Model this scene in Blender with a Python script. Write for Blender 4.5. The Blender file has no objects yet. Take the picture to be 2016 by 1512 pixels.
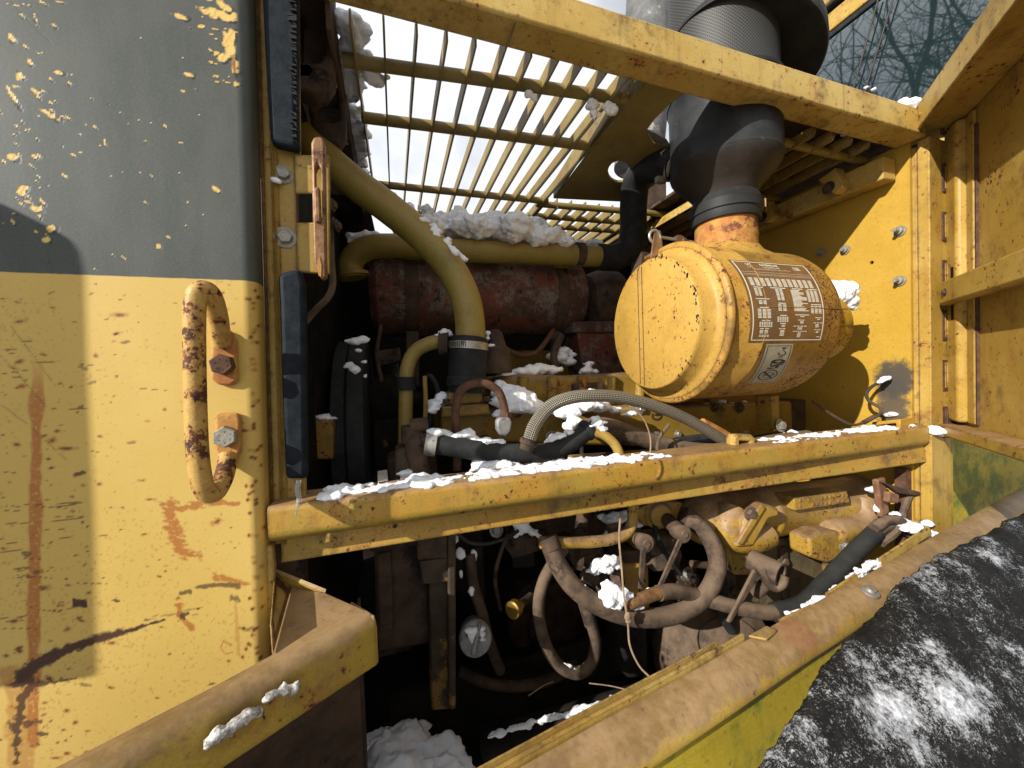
import bpy, bmesh, math, random
import numpy as np
from mathutils import Vector, Matrix, noise as mnoise
from mathutils.geometry import tessellate_polygon

random.seed(7)
rng = np.random.default_rng(7)
SC = bpy.context.scene
COL = SC.collection
R = math.radians

# ------------------------------------------------------------------ camera
YAW, PITCH, ROLL, FPX = 0.3032, -0.0231, -0.0340, 745.7      # wide phone lens, 2016 px wide picture
def cam_axes():
    cy, sy, cp, sp, cr, sr = math.cos(YAW), math.sin(YAW), math.cos(PITCH), math.sin(PITCH), math.cos(ROLL), math.sin(ROLL)
    fwd = Vector((sy*cp, cy*cp, sp)); right = Vector((cy, -sy, 0)); up = right.cross(fwd)
    return cr*right+sr*up, -sr*right+cr*up, fwd
CR, CU, CF = cam_axes()
CAM = Vector((0, -0.5, 0))
cd = bpy.data.cameras.new('camera'); cam = bpy.data.objects.new('camera', cd); COL.objects.link(cam)
m = Matrix((CR, CU, -CF)).transposed().to_4x4(); m.translation = CAM
cam.matrix_world = m
cd.sensor_width = 36; cd.lens = 36*FPX/2016; cd.clip_start = 0.01; cd.clip_end = 500
SC.camera = cam

# ------------------------------------------------------------------ sky, sun, exposure
SUN = Vector((2.2, 1.0, -1.19)).normalized()                 # the way the light travels
W = bpy.data.worlds.new('World'); SC.world = W; W.use_nodes = True
nt = W.node_tree; nt.nodes.clear()
sky = nt.nodes.new('ShaderNodeTexSky'); sky.sky_type = 'NISHITA'; sky.sun_disc = False
sky.sun_elevation = math.asin(-SUN.z); sky.sun_rotation = math.atan2(-SUN.x, -SUN.y)
sky.air_density = 1.0; sky.dust_density = 1.5
tc = nt.nodes.new('ShaderNodeTexCoord'); no = nt.nodes.new('ShaderNodeTexNoise')
no.inputs['Scale'].default_value = 1.6; no.inputs['Detail'].default_value = 6
rp = nt.nodes.new('ShaderNodeValToRGB'); rp.color_ramp.elements[0].position = .34; rp.color_ramp.elements[1].position = .53
rp.color_ramp.elements[0].color = (.10, .10, .10, 1)
mx = nt.nodes.new('ShaderNodeMix'); mx.data_type = 'RGBA'; mx.inputs['B'].default_value = (14.5, 15.0, 15.8, 1)
bg = nt.nodes.new('ShaderNodeBackground'); bg.inputs['Strength'].default_value = 0.05
wo = nt.nodes.new('ShaderNodeOutputWorld')
mp = nt.nodes.new('ShaderNodeMapping'); mp.inputs['Location'].default_value = (5.3, 15.7, .5)
nt.links.new(tc.outputs['Generated'], mp.inputs['Vector']); nt.links.new(mp.outputs['Vector'], no.inputs['Vector']); nt.links.new(no.outputs['Fac'], rp.inputs['Fac'])
nt.links.new(rp.outputs['Color'], mx.inputs['Factor']); nt.links.new(sky.outputs['Color'], mx.inputs['A'])
nt.links.new(mx.outputs['Result'], bg.inputs['Color']); nt.links.new(bg.outputs['Background'], wo.inputs['Surface'])
sd = bpy.data.lights.new('sun', 'SUN'); sd.energy = 5.0; sd.angle = R(0.5); sd.color = (1.0, .96, .90)
so = bpy.data.objects.new('sun', sd); COL.objects.link(so); so.location = (-6, -4, 5)
so.rotation_euler = SUN.to_track_quat('-Z', 'Y').to_euler()
SC.view_settings.view_transform = 'Standard'; SC.view_settings.look = 'None'
SC.view_settings.gamma = 1; SC.view_settings.use_curve_mapping = False
SC.view_settings.exposure = 0.48
SC.render.engine = 'CYCLES'
SC.cycles.max_bounces = 6; SC.cycles.diffuse_bounces = 2; SC.cycles.use_denoising = True

# ------------------------------------------------------------------ measuring helpers
def ray(u, v):
    return CR*((u-1008)/FPX) + CU*(-(v-756)/FPX) + CF
def PX(u, v, x): d = ray(u, v); return CAM + d*((x-CAM.x)/d.x)
def PY(u, v, y): d = ray(u, v); return CAM + d*((y-CAM.y)/d.y)
def PZ(u, v, z): d = ray(u, v); return CAM + d*((z-CAM.z)/d.z)
def PP(u, v, p, n): d = ray(u, v); return CAM + d*((p-CAM).dot(n)/d.dot(n))
def dep(p): return (p-CAM).dot(CF)
def mpx(px, p): return px*dep(p)/FPX                           # pixels at a point -> metres
V = Vector

# ------------------------------------------------------------------ node helpers
class NT:
    def __init__(s, name):
        s.m = bpy.data.materials.new(name); s.m.use_nodes = True
        s.t = s.m.node_tree; s.t.nodes.clear()
        s.out = s.n('ShaderNodeOutputMaterial'); s.b = s.n('ShaderNodeBsdfPrincipled')
        s.l(s.b.outputs['BSDF'], s.out.inputs['Surface'])
        g = s.n('ShaderNodeNewGeometry'); s.pos = g.outputs['Position']; s.nrm = g.outputs['Normal']
    def n(s, t, **k):
        x = s.t.nodes.new(t)
        for a, b in k.items(): setattr(x, a, b)
        return x
    def l(s, a, b): s.t.links.new(a, b)
    def put(s, sock, v):
        if hasattr(v, 'is_output') or isinstance(v, bpy.types.NodeSocket): s.l(v, sock)
        elif isinstance(v, (tuple, list)) and len(v) == 3 and sock.type == 'RGBA': sock.default_value = (*v, 1)
        else: sock.default_value = v
    def noise(s, scale, detail=4, rough=.55, vec=None, dist=0):
        x = s.n('ShaderNodeTexNoise'); s.l(vec or s.pos, x.inputs['Vector'])
        x.inputs['Scale'].default_value = scale; x.inputs['Detail'].default_value = detail
        x.inputs['Roughness'].default_value = rough; x.inputs['Distortion'].default_value = dist
        return x.outputs['Fac']
    def voro(s, scale, vec=None, rnd=1):
        x = s.n('ShaderNodeTexVoronoi'); s.l(vec or s.pos, x.inputs['Vector']); x.inputs['Scale'].default_value = scale
        x.inputs['Randomness'].default_value = rnd
        return x.outputs['Distance']
    def math(s, op, a, b=0, c=0, clamp=False):
        x = s.n('ShaderNodeMath', operation=op, use_clamp=clamp)
        for i, q in enumerate((a, b, c)): s.put(x.inputs[i], q)
        return x.outputs[0]
    def ramp(s, v, lo, hi, a=0., b=1.):
        x = s.n('ShaderNodeMapRange', interpolation_type='SMOOTHSTEP')
        s.put(x.inputs['Value'], v); s.put(x.inputs['From Min'], lo); s.put(x.inputs['From Max'], hi)
        x.inputs['To Min'].default_value = a; x.inputs['To Max'].default_value = b
        return x.outputs['Result']
    def mix(s, f, a, b, mode='MIX'):
        x = s.n('ShaderNodeMix', data_type='RGBA', blend_type=mode)
        s.put(x.inputs['Factor'], f); s.put(x.inputs['A'], a); s.put(x.inputs['B'], b)
        return x.outputs['Result']
    def scale(s, vec, sc):
        x = s.n('ShaderNodeVectorMath', operation='MULTIPLY'); s.l(vec, x.inputs[0]); x.inputs[1].default_value = sc
        return x.outputs[0]
    def warp(s, amt, scale):
        x = s.n('ShaderNodeTexNoise'); s.l(s.pos, x.inputs['Vector']); x.inputs['Scale'].default_value = scale
        a = s.n('ShaderNodeVectorMath', operation='SUBTRACT'); s.l(x.outputs['Color'], a.inputs[0]); a.inputs[1].default_value = (.5,)*3
        b = s.n('ShaderNodeVectorMath', operation='MULTIPLY'); s.l(a.outputs[0], b.inputs[0]); b.inputs[1].default_value = (amt,)*3
        c = s.n('ShaderNodeVectorMath', operation='ADD'); s.l(s.pos, c.inputs[0]); s.l(b.outputs[0], c.inputs[1])
        return c.outputs[0]
    def sep(s, v):
        x = s.n('ShaderNodeSeparateXYZ'); s.l(v, x.inputs[0]); return x.outputs
    def dist(s, c, sc, vec=None):
        a = s.n('ShaderNodeVectorMath', operation='SUBTRACT'); s.l(vec or s.pos, a.inputs[0]); a.inputs[1].default_value = c
        b = s.n('ShaderNodeVectorMath', operation='MULTIPLY'); s.l(a.outputs[0], b.inputs[0]); b.inputs[1].default_value = [1/q for q in sc]
        d = s.n('ShaderNodeVectorMath', operation='LENGTH'); s.l(b.outputs[0], d.inputs[0]); return d.outputs['Value']
    def bump(s, h, strength, d=.002):
        x = s.n('ShaderNodeBump'); s.put(x.inputs['Height'], h); x.inputs['Strength'].default_value = strength; x.inputs['Distance'].default_value = d
        s.l(x.outputs[0], s.b.inputs['Normal'])
    def done(s, col, rough=.5, metal=0, spec=.5):
        s.put(s.b.inputs['Base Color'], col); s.put(s.b.inputs['Roughness'], rough); s.put(s.b.inputs['Metallic'], metal)
        s.put(s.b.inputs['Specular IOR Level'], spec)
        return s.m

RUST = (.13, .045, .015); RUSTD = (.045, .02, .011); DUST = (.20, .125, .07)
def paint(name, c1, c2, spots=.3, scale=90, halo=.5, patch=0., dust=0., algae=0., edge=.6, rough=.5, marks=(), grime=.3, streak=.35, bumpk=.25, grain=.14, pscale=22):
    k = NT(name)
    col = k.mix(k.ramp(k.noise(7, 6), .35, .68), c1, c2)
    gr = k.ramp(k.noise(520, 3, .6), .3, .7, 1-grain, 1+grain*.6)
    col = k.mix(1, col, k.n('ShaderNodeCombineColor').outputs[0], 'MIX') if False else col
    vv = k.n('ShaderNodeHueSaturation'); k.put(vv.inputs['Color'], col); k.put(vv.inputs['Value'], gr); col = vv.outputs[0]
    st = k.noise(1, 5, .6, k.scale(k.pos, (60, 60, 5)))
    col = k.mix(k.math('MULTIPLY', k.ramp(st, .52, .75), streak), col, (c2[0]*.62, c2[1]*.5, c2[2]*.45))
    if grime: col = k.mix(k.math('MULTIPLY', k.ramp(k.noise(16, 8, .68), .5, .72), grime), col, (.11, .06, .02))
    w = k.warp(.012, 130)
    clus = k.ramp(k.noise(11, 4), .36, .72)
    rad = k.math('MULTIPLY', k.math('ADD', k.math('MULTIPLY', clus, .75), .12), spots)
    d1 = k.voro(scale, w); d2 = k.voro(scale*2.3, w); d3 = k.voro(scale*.42, w)
    s1 = k.ramp(k.math('SUBTRACT', rad, d1), 0, .07); s2 = k.ramp(k.math('SUBTRACT', rad, d2), .0, .1)
    s3 = k.ramp(k.math('SUBTRACT', k.math('MULTIPLY', rad, .5), d3), 0, .05)
    h1 = k.ramp(k.math('SUBTRACT', rad, d1), -.22, .05); h3 = k.ramp(k.math('SUBTRACT', k.math('MULTIPLY', rad, .55), d3), -.12, .05)
    hal = k.math('MULTIPLY', k.math('MAXIMUM', h1, h3), halo)
    col = k.mix(hal, col, (.30, .12, .025))
    spot = k.math('MAXIMUM', k.math('MAXIMUM', s1, s3), k.math('MULTIPLY', s2, .8))
    if patch:
        pn = k.noise(pscale, 10, .72); e1 = k.ramp(pn, .70-patch, .73-patch); e2 = k.ramp(pn, .62-patch, .73-patch)
        col = k.mix(k.math('MULTIPLY', e2, .7), col, (.33, .13, .03)); spot = k.math('MAXIMUM', spot, e1)
    if edge:
        bv = k.n('ShaderNodeBevel', samples=3); bv.inputs['Radius'].default_value = .006
        dt = k.n('ShaderNodeVectorMath', operation='DOT_PRODUCT'); k.l(bv.outputs[0], dt.inputs[0]); k.l(k.nrm, dt.inputs[1])
        em = k.math('ADD', k.math('SUBTRACT', 1, dt.outputs['Value']), k.math('MULTIPLY', k.math('SUBTRACT', k.noise(70, 8, .7), .56), 1.0))
        em = k.ramp(em, .03, .13); spot = k.math('MAXIMUM', spot, k.math('MULTIPLY', em, edge))
    rc = k.mix(k.ramp(k.noise(150, 5), .4, .65), RUSTD, RUST)
    col = k.mix(spot, col, rc)
    nz = k.sep(k.nrm)[2]
    if dust:
        dm = k.math('MULTIPLY', k.ramp(k.math('ADD', nz, k.math('MULTIPLY', k.math('SUBTRACT', k.noise(24, 10, .75), .5), 2.6)), .15-.35*dust, .95-.35*dust), min(1, .55+.45*dust))
        col = k.mix(dm, col, k.mix(k.ramp(k.math('ADD', k.math('MULTIPLY', k.noise(13, 9, .7), .7), k.math('MULTIPLY', k.noise(110, 6), .3)), .38, .62), (.13, .075, .042), (.29, .185, .115)))
    if algae:
        am = k.math('MULTIPLY', k.ramp(k.math('SUBTRACT', k.noise(14, 8, .7), k.math('MULTIPLY', nz, .3)), .42, .62), algae)
        col = k.mix(am, col, (.13, .15, .015))
    for c, rr, lo, cc, op in marks:
        mm = k.ramp(k.math('ADD', k.dist(c, rr), k.math('MULTIPLY', k.math('SUBTRACT', k.noise(60, 8, .7), .5), 1.6)), lo+.3, lo-.3)
        col = k.mix(k.math('MULTIPLY', mm, op), col, cc)
    k.bump(k.math('ADD', k.math('MULTIPLY', spot, -.5), k.math('MULTIPLY', k.noise(260, 4), .4)), bumpk)
    return k.done(col, k.math('ADD', k.math('MULTIPLY', spot, .3), rough), 0, .35)
def plain(name, c1, c2, scale=40, rough=.6, metal=0, bumpk=.2, dust=0., dustc=DUST, spec=.4, bscale=180, third=None):
    k = NT(name)
    col = k.mix(k.ramp(k.noise(scale, 8, .65), .36, .64), c1, c2)
    if third: col = k.mix(k.ramp(k.noise(scale*.45, 9, .7), .56, .62), col, third)
    if dust:
        nz = k.sep(k.nrm)[2]
        dm = k.math('MULTIPLY', k.ramp(k.math('ADD', nz, k.math('MULTIPLY', k.math('SUBTRACT', k.noise(35, 8, .7), .5), 1.8)), .0, .9), dust)
        col = k.mix(dm, col, dustc)
    k.bump(k.noise(bscale, 6, .6), bumpk)
    return k.done(col, rough, metal, spec)

# ------------------------------------------------------------------ object helpers
WLOC = {}
def tag(o, label=None, cat=None, group=None, kind=None):
    for k, v in (('label', label), ('category', cat), ('group', group), ('kind', kind)):
        if v: o[k] = v
    return o
def thing(name, label, cat, loc, group=None):
    o = bpy.data.objects.new(name, None); COL.objects.link(o); o.location = loc; o.empty_display_size = .02
    WLOC[o] = V(loc); return tag(o, label, cat, group)
def obj(name, bm, mat, parent=None, bev=0, smooth=True, seg=2, loc=None, ang=35):
    me = bpy.data.meshes.new(name)
    bmesh.ops.recalc_face_normals(bm, faces=bm.faces)
    bm.to_mesh(me); bm.free()
    return mobj(name, me, mat, parent, bev, smooth, seg, loc, ang)
def mobj(name, me, mat, parent=None, bev=0, smooth=True, seg=2, loc=None, ang=35):
    if isinstance(mat, (list, tuple)):
        for q in mat: me.materials.append(q)
    else: me.materials.append(mat)
    o = bpy.data.objects.new(name, me); COL.objects.link(o)
    if loc is None:
        if parent: loc = WLOC[parent]
        else:
            co = np.empty(len(me.vertices)*3); me.vertices.foreach_get('co', co); co = co.reshape(-1, 3)
            lo, hi = co.min(0), co.max(0); loc = V(((lo[0]+hi[0])/2, (lo[1]+hi[1])/2, lo[2]))
    loc = V(loc); me.transform(Matrix.Translation(-loc)); WLOC[o] = loc
    if parent:
        o.parent = parent; o.location = loc-WLOC[parent]
    else: o.location = loc
    if smooth:
        for p in me.polygons: p.use_smooth = True
        me.set_sharp_from_angle(angle=R(ang))
    if bev:
        b = o.modifiers.new('bevel', 'BEVEL'); b.width = bev; b.segments = seg; b.limit_method = 'ANGLE'; b.angle_limit = R(30)
        b.harden_normals = False
        for p in me.polygons: p.use_smooth = True
    return o
def join(bms):
    a = bmesh.new()
    for b in bms:
        me = bpy.data.meshes.new('t'); b.to_mesh(me); b.free(); a.from_mesh(me); bpy.data.meshes.remove(me)
    return a
def slab(pts, vec, holes=()):
    """a flat outline (3-D points) pushed along vec; holes are further outlines"""
    bm = bmesh.new(); loops = [list(pts)]+[list(h) for h in holes]; flat = [p for L in loops for p in L]
    vec = V(vec)
    a = [bm.verts.new(p) for p in flat]; b = [bm.verts.new(p+vec) for p in flat]
    if holes:
        for t in tessellate_polygon(loops):
            bm.faces.new([a[i] for i in t]); bm.faces.new([b[i] for i in reversed(t)])
    else:
        bm.faces.new(a); bm.faces.new(b[::-1])
    s = 0
    for L in loops:
        n = len(L)
        for i in range(n):
            j = (i+1) % n; bm.faces.new((a[s+i], a[s+j], b[s+j], b[s+i]))
        s += n
    return bm
def yslab(px, y, th, holes=()): return slab([PY(u, v, y) for u, v in px], (0, th, 0), [[PY(u, v, y) for u, v in h] for h in holes])
def xslab(px, x, th, holes=()): return slab([PX(u, v, x) for u, v in px], (th, 0, 0), [[PX(u, v, x) for u, v in h] for h in holes])
def zslab(px, z, th, holes=()): return slab([PZ(u, v, z) for u, v in px], (0, 0, th), [[PZ(u, v, z) for u, v in h] for h in holes])
def box(lo, hi):
    lo, hi = V(lo), V(hi)
    return slab([V((lo.x, lo.y, lo.z)), V((hi.x, lo.y, lo.z)), V((hi.x, lo.y, hi.z)), V((lo.x, lo.y, hi.z))], (0, hi.y-lo.y, 0))
def spline(pts, n=8):
    pts = [V(p) for p in pts]
    if len(pts) < 3: return pts
    P = [2*pts[0]-pts[1]]+pts+[2*pts[-1]-pts[-2]]; out = []
    for i in range(1, len(P)-2):
        for j in range(n):
            t = j/n; a, b, c, d = P[i-1], P[i], P[i+1], P[i+2]
            out.append(.5*((2*b)+(c-a)*t+(2*a-5*b+4*c-d)*t*t+(3*b-a-3*c+d)*t**3))
    out.append(pts[-1]); return out
def tube(pts, r, seg=14, n=8, smooth=True, hollow=False, lump=0):
    pts = spline(pts, n) if smooth else [V(p) for p in pts]
    N = len(pts); rs = [r]*N if not isinstance(r, (list, tuple)) else list(np.interp(np.linspace(0, 1, N), np.linspace(0, 1, len(r)), r))
    bm = bmesh.new(); t0 = (pts[1]-pts[0]).normalized(); nrm = t0.orthogonal().normalized(); rings = []
    for i, p in enumerate(pts):
        t = (pts[min(i+1, N-1)]-pts[max(i-1, 0)]).normalized()
        nrm = (nrm-t*nrm.dot(t)).normalized(); bn = t.cross(nrm); ring = []
        for j in range(seg):
            a = 2*math.pi*j/seg; q = nrm*math.cos(a)+bn*math.sin(a)
            rr = rs[i]
            if lump: rr *= 1+lump*mnoise.noise((p+q*rr)*55)
            ring.append(bm.verts.new(p+q*rr))
        rings.append(ring)
    for a, b in zip(rings, rings[1:]):
        for j in range(seg): bm.faces.new((a[j], a[(j+1) % seg], b[(j+1) % seg], b[j]))
    if not hollow:
        bm.faces.new(rings[0][::-1]); bm.faces.new(rings[-1])
    return bm
def ptube(pp, px, **k):
    """tube along (u, v, y) points, radius in pixels at its first point"""
    pts = [PY(*q) for q in pp]; return tube(pts, mpx(px, pts[len(pts)//2]), **k)
def frame_of(ax):
    ax = V(ax).normalized(); a = V((0, 0, 1)) if abs(ax.z) < .9 else V((0, 1, 0))
    u = (a-ax*a.dot(ax)).normalized(); return ax, u, ax.cross(u)
def lathe(o, ax, prof, seg=48, caps=True):
    o = V(o); ax, u, w = frame_of(ax); bm = bmesh.new(); rings = []
    for t, r in prof:
        rings.append([bm.verts.new(o+ax*t+(u*math.cos(2*math.pi*j/seg)+w*math.sin(2*math.pi*j/seg))*r) for j in range(seg)])
    for a, b in zip(rings, rings[1:]):
        for j in range(seg): bm.faces.new((a[j], a[(j+1) % seg], b[(j+1) % seg], b[j]))
    if caps: bm.faces.new(rings[0][::-1]); bm.faces.new(rings[-1])
    return bm
def cyl(a, b, r, seg=24):
    a, b = V(a), V(b); return lathe(a, b-a, [(0, r), ((b-a).length, r)], seg)
def bolt_bm(c, n, r, h=None, washer=True, spin=.3):
    h = h or r*.75; n = V(n).normalized(); ax, u, w = frame_of(n); bs = []
    if washer: bs.append(lathe(c, n, [(0, r*1.55), (r*.14, r*1.55), (r*.2, r*1.45)], 28))
    c = V(c)+n*(r*.2 if washer else 0); bm = bmesh.new(); rings = []
    for t, k in ((0, 1), (h*.85, 1), (h, .88)):
        rings.append([bm.verts.new(c+n*t+(u*math.cos(spin+j*math.pi/3)+w*math.sin(spin+j*math.pi/3))*r*k) for j in range(6)])
    for a, b in zip(rings, rings[1:]):
        for j in range(6): bm.faces.new((a[j], a[(j+1) % 6], b[(j+1) % 6], b[j]))
    bm.faces.new(rings[-1]); bs.append(bm)
    for j in range(6):                                           # grade marks on the head
        a = spin+j*math.pi/3; q = c+n*h+(u*math.cos(a)+w*math.sin(a))*r*.5
        bs.append(lathe(q-n*.0005, n, [(0, r*.09), (.0009, r*.07)], 6))
    return join(bs)
def bolt(name, c, n, r, mat, parent, **k): return obj(name, bolt_bm(c, n, r, **k), mat, parent, ang=25)
def ico(sub):
    t = bmesh.new(); bmesh.ops.create_icosphere(t, subdivisions=sub, radius=1)
    t.verts.ensure_lookup_table(); r = [tuple(v.co) for v in t.verts], [[v.index for v in f.verts] for f in t.faces]; t.free(); return r
ICO = {1: ico(1), 2: ico(2)}
def blobs_bm(bl):
    bm = bmesh.new(); vs, fs = [], []
    big = max(r for _, r, _ in bl)
    for c, r, sq in bl:
        tv, tf = ICO[2 if r > .35*big else 1]; n = len(vs)
        vs += [(c[0]+x*r*sq[0], c[1]+y*r*sq[1], c[2]+z*r*sq[2]) for x, y, z in tv]; fs += [[n+i for i in f] for f in tf]
    me = bpy.data.meshes.new('t'); me.from_pydata(vs, [], fs); bm.from_mesh(me); bpy.data.meshes.remove(me)
    return bm
SR = random.Random(99)
TEX = {}
def ctex(s):
    if s not in TEX:
        t = bpy.data.textures.new('clouds', 'CLOUDS'); t.noise_scale = s; t.noise_depth = 4; TEX[s] = t
    return TEX[s]
def snow(label, bl, parent=None, vox=.0026, amp=.010, mat=None, name='snow', cat='snow'):
    """bl: (u, v, y, px radius[, flatness]) blobs, melted together and made lumpy"""
    L = []
    for q in bl:
        c = PY(*q[:3]); f = q[4] if len(q) > 4 else .7
        L.append((c, mpx(q[3]*1.0, c), (1.1, 1, f*.9)))
        rr = mpx(q[3], c)
        for _ in range(9):
            a_ = SR.uniform(0, 6.283); d_ = SR.uniform(.4, 1.45)
            L.append((c+V((math.cos(a_)*d_*rr, math.sin(a_)*d_*rr*.6, SR.uniform(-.35, .45)*rr*f*(1.5-d_))), rr*SR.uniform(.18, .5), (1.2, 1, f)))
    return snow3(label, L, parent, vox, amp, mat, name, cat)
def snow3(label, L, parent=None, vox=.0026, amp=.010, mat=None, name='snow', cat='snow'):
    o = obj(name, blobs_bm(L), mat or SNOW, parent, smooth=False)
    r = o.modifiers.new('melt', 'REMESH'); r.mode = 'VOXEL'; r.voxel_size = vox; r.use_smooth_shade = True
    for s, a in ((.032, amp*.9), (.012, amp*.8), (.0055, amp*.42)):
        d = o.modifiers.new('lumps', 'DISPLACE'); d.texture = ctex(s); d.texture_coords = 'GLOBAL'; d.strength = a; d.mid_level = .52
    q = o.modifiers.new('settle', 'SMOOTH'); q.factor = .5; q.iterations = 1
    if not parent: tag(o, label, cat, kind='stuff')
    return o
def rail_snow(label, x0, x1, r, n, seed, flat=.5, **k):
    rr = random.Random(seed); L = []
    for i in range(n):
        x = x0+(x1-x0)*i/(n-1); h = .75+.9*mnoise.noise(V((x*17, seed, 0)))+.5*mnoise.noise(V((x*60, seed, 3)))
        if h < .2: continue
        for _ in range(2):
            p = r*h*rr.uniform(.6, 1.1); L.append((V((x+rr.uniform(-.006, .006), rr.uniform(.008, .048), rz(x)+p*flat*.2)), p, (1.3, 1, flat)))
        if rr.random() < .35: L.append((V((x, rr.uniform(.012, .04), rz(x)+r*h*flat)), r*h*.45, (1, 1, .8)))
    return snow3(label, L, **k)
def snow_line(label, path, px, flat=.55, n=26, jit=.5, seed=1, **k):
    """snow lying along a (u, v, y) path"""
    rr = random.Random(seed); L = []
    q = np.array(path, float); s = np.linspace(0, 1, n); t = np.linspace(0, 1, len(q))
    for i in range(n):
        u, v, y = (np.interp(s[i], t, q[:, c]) for c in range(3))
        p = px*(1+jit*rr.uniform(-1, 1)); L.append((u+rr.uniform(-8, 8), v-p*.15+rr.uniform(-.35, .35)*p, y+rr.uniform(-.006, .012), p, flat))
    return snow(label, L, **k)

# ------------------------------------------------------------------ materials
SNOWK = NT('snow')
SNOWK.bump(SNOWK.math('ADD', SNOWK.noise(420, 6, .75), SNOWK.math('MULTIPLY', SNOWK.noise(120, 4), 1.3)), .35, .003)
SNOWK.b.inputs['Subsurface Weight'].default_value = .35; SNOWK.b.inputs['Subsurface Radius'].default_value = (1, 1, 1); SNOWK.b.inputs['Subsurface Scale'].default_value = .006
SNOW = SNOWK.done(SNOWK.mix(SNOWK.noise(40, 4), (.80, .82, .86), (.90, .91, .93)), .55, 0, .3)
M_WALL = paint('wall paint', (0.384, 0.216, 0.023), (0.442, 0.259, 0.036), .12, 60, grime=.2, edge=.2, streak=.2)
M_DOOR = paint('door paint', (0.365, 0.223, 0.036), (0.451, 0.297, 0.072), .30, 75, patch=.055, grime=.75, edge=.8, streak=.6)
M_RAIL = paint('rail paint', (0.365, 0.205, 0.027), (0.442, 0.267, 0.054), .36, 85, patch=.085, grime=.9, edge=1.0, streak=.6, algae=.35, dust=.15)
M_BEAM = paint('beam paint', (0.403, 0.258, 0.054), (0.499, 0.357, 0.108), .24, 70, patch=.065, grime=.95, edge=1.0, streak=.85)
M_AC = paint('air cleaner paint', (.365, .20, .030), (.43, .25, .05), .47, 165, patch=.08, grime=.85, edge=.9, streak=.4)
M_ACCAP = paint('cap paint', (.40, .232, .040), (.46, .275, .058), .26, 110, patch=.02, grime=.3, edge=1, streak=.2)
M_JAMB = paint('jamb paint', (0.326, 0.209, 0.036), (0.403, 0.272, 0.063), .24, 80, patch=.06, grime=.6, edge=.9)
M_OLIVE = paint('old pipe paint', (.27, .18, .04), (.34, .235, .065), .16, 70, grime=.5, edge=.0, algae=.35, streak=.3)
M_GRILL = paint('grille paint', (.18, .118, .034), (.27, .195, .075), .15, 70, grime=.7, edge=.0, algae=.2)
M_DUSTY = paint('dusty paint', (0.346, 0.203, 0.027), (0.403, 0.258, 0.054), .4, 120, patch=.06, dust=.62, grime=.9, edge=.8)
M_FEND = paint('fender paint', (0.384, 0.246, 0.032), (0.451, 0.303, 0.054), .25, 80, patch=.06, dust=.42, grime=.6, edge=.5)
M_GREEN = paint('mossy paint', (.36, .27, .02), (.46, .34, .03), .15, 60, algae=1.0, grime=.3, edge=.5)
M_ENGY = paint('engine paint', (0.211, 0.131, 0.014), (0.288, 0.183, 0.027), .3, 90, patch=.08, dust=.45, grime=1., edge=.7)
M_HANDLE = paint('handle paint', (.44, .27, .065), (.52, .335, .10), .35, 120, patch=.165, halo=.6, grime=.2, edge=0, streak=0, bumpk=.5, pscale=42)
M_LATCH = plain('latch rust', (.15, .07, .028), (.25, .135, .06), 70, .55, .3, .4, third=(.07, .03, .015))
M_RUST = plain('rust', (.05, .025, .014), (.11, .05, .025), 60, .85, 0, .6)
M_RUSTO = plain('orange rust', (.33, .12, .03), (.42, .22, .05), 45, .8, 0, .5, third=(.13, .04, .02))
k = NT('flaking red primer')
f1 = k.noise(11, 10, .72); f2 = k.noise(60, 9, .78)
c = k.mix(k.ramp(k.noise(9, 6), .4, .6), (.14, .045, .03), (.07, .04, .03))
c = k.mix(k.ramp(k.math('ADD', f1, k.math('MULTIPLY', k.math('SUBTRACT', f2, .5), .9)),   .46, .62), c, (.16, .135, .115))
c = k.mix(k.ramp(k.noise(30, 9, .75), .55, .62), c, (.035, .02, .015))
k.bump(f2, .35); M_MUF = k.done(c, .8, 0, .2)
M_RUBBER = plain('black rubber', (.013, .014, .014), (.024, .025, .025), 40, .7, 0, .25, dust=.25, dustc=(.06, .056, .048), spec=.2)
M_SEAL = plain('seal rubber', (.006, .009, .013), (.014, .018, .023), 60, .7, 0, .3, spec=.15)
M_HOSE = plain('dusty hose', (.055, .038, .027), (.12, .080, .053), 45, .85, 0, .35, dust=.55, dustc=(.20, .138, .09), third=(.035, .027, .02), spec=.2)
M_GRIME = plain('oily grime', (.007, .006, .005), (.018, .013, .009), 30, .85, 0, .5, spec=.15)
M_BROWN = plain('brown grime', (.042, .027, .018), (.085, .053, .033), 28, .8, 0, .5, third=(.016, .011, .008), spec=.25)
M_BROWNY = plain('flaking paint', (.035, .022, .012), (.06, .038, .02), 30, .7, 0, .5, third=(.26, .15, .035))
M_STEEL = plain('dull steel', (.30, .29, .26), (.40, .38, .33), 90, .45, .7, .3, third=(.17, .11, .06))
M_ZINC = plain('zinc bolt', (.22, .205, .165), (.32, .30, .25), 120, .5, .4, .4)
M_BRASS = plain('brass', (.65, .40, .10), (.55, .33, .08), 60, .3, .9, .1)
M_ALU = plain('cast aluminium', (.20, .195, .185), (.30, .295, .28), 60, .6, .3, .4, third=(.10, .09, .08))
M_GREYP = plain('grey paint', (.013, .013, .013), (.024, .024, .023), 14, .6, 0, .15, third=(.034, .034, .032), spec=.25)
M_PREC = None
M_STACK = plain('weathered stack', (.09, .09, .088), (.15, .15, .145), 14, .7, 0, .2, third=(.36, .34, .29), spec=.2)
M_BARK = plain('bark', (.05, .042, .034), (.09, .075, .06), 8, .9, 0, .6)
M_WOOD = plain('splintered wood', (.14, .06, .03), (.22, .12, .06), 50, .8, 0, .6)
M_WIRE = plain('rusty wire', (.22, .15, .09), (.30, .22, .14), 90, .7, 0, .2)
M_WHITE = plain('white print', (.70, .67, .56), (.62, .58, .46), 120, .5)
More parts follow.
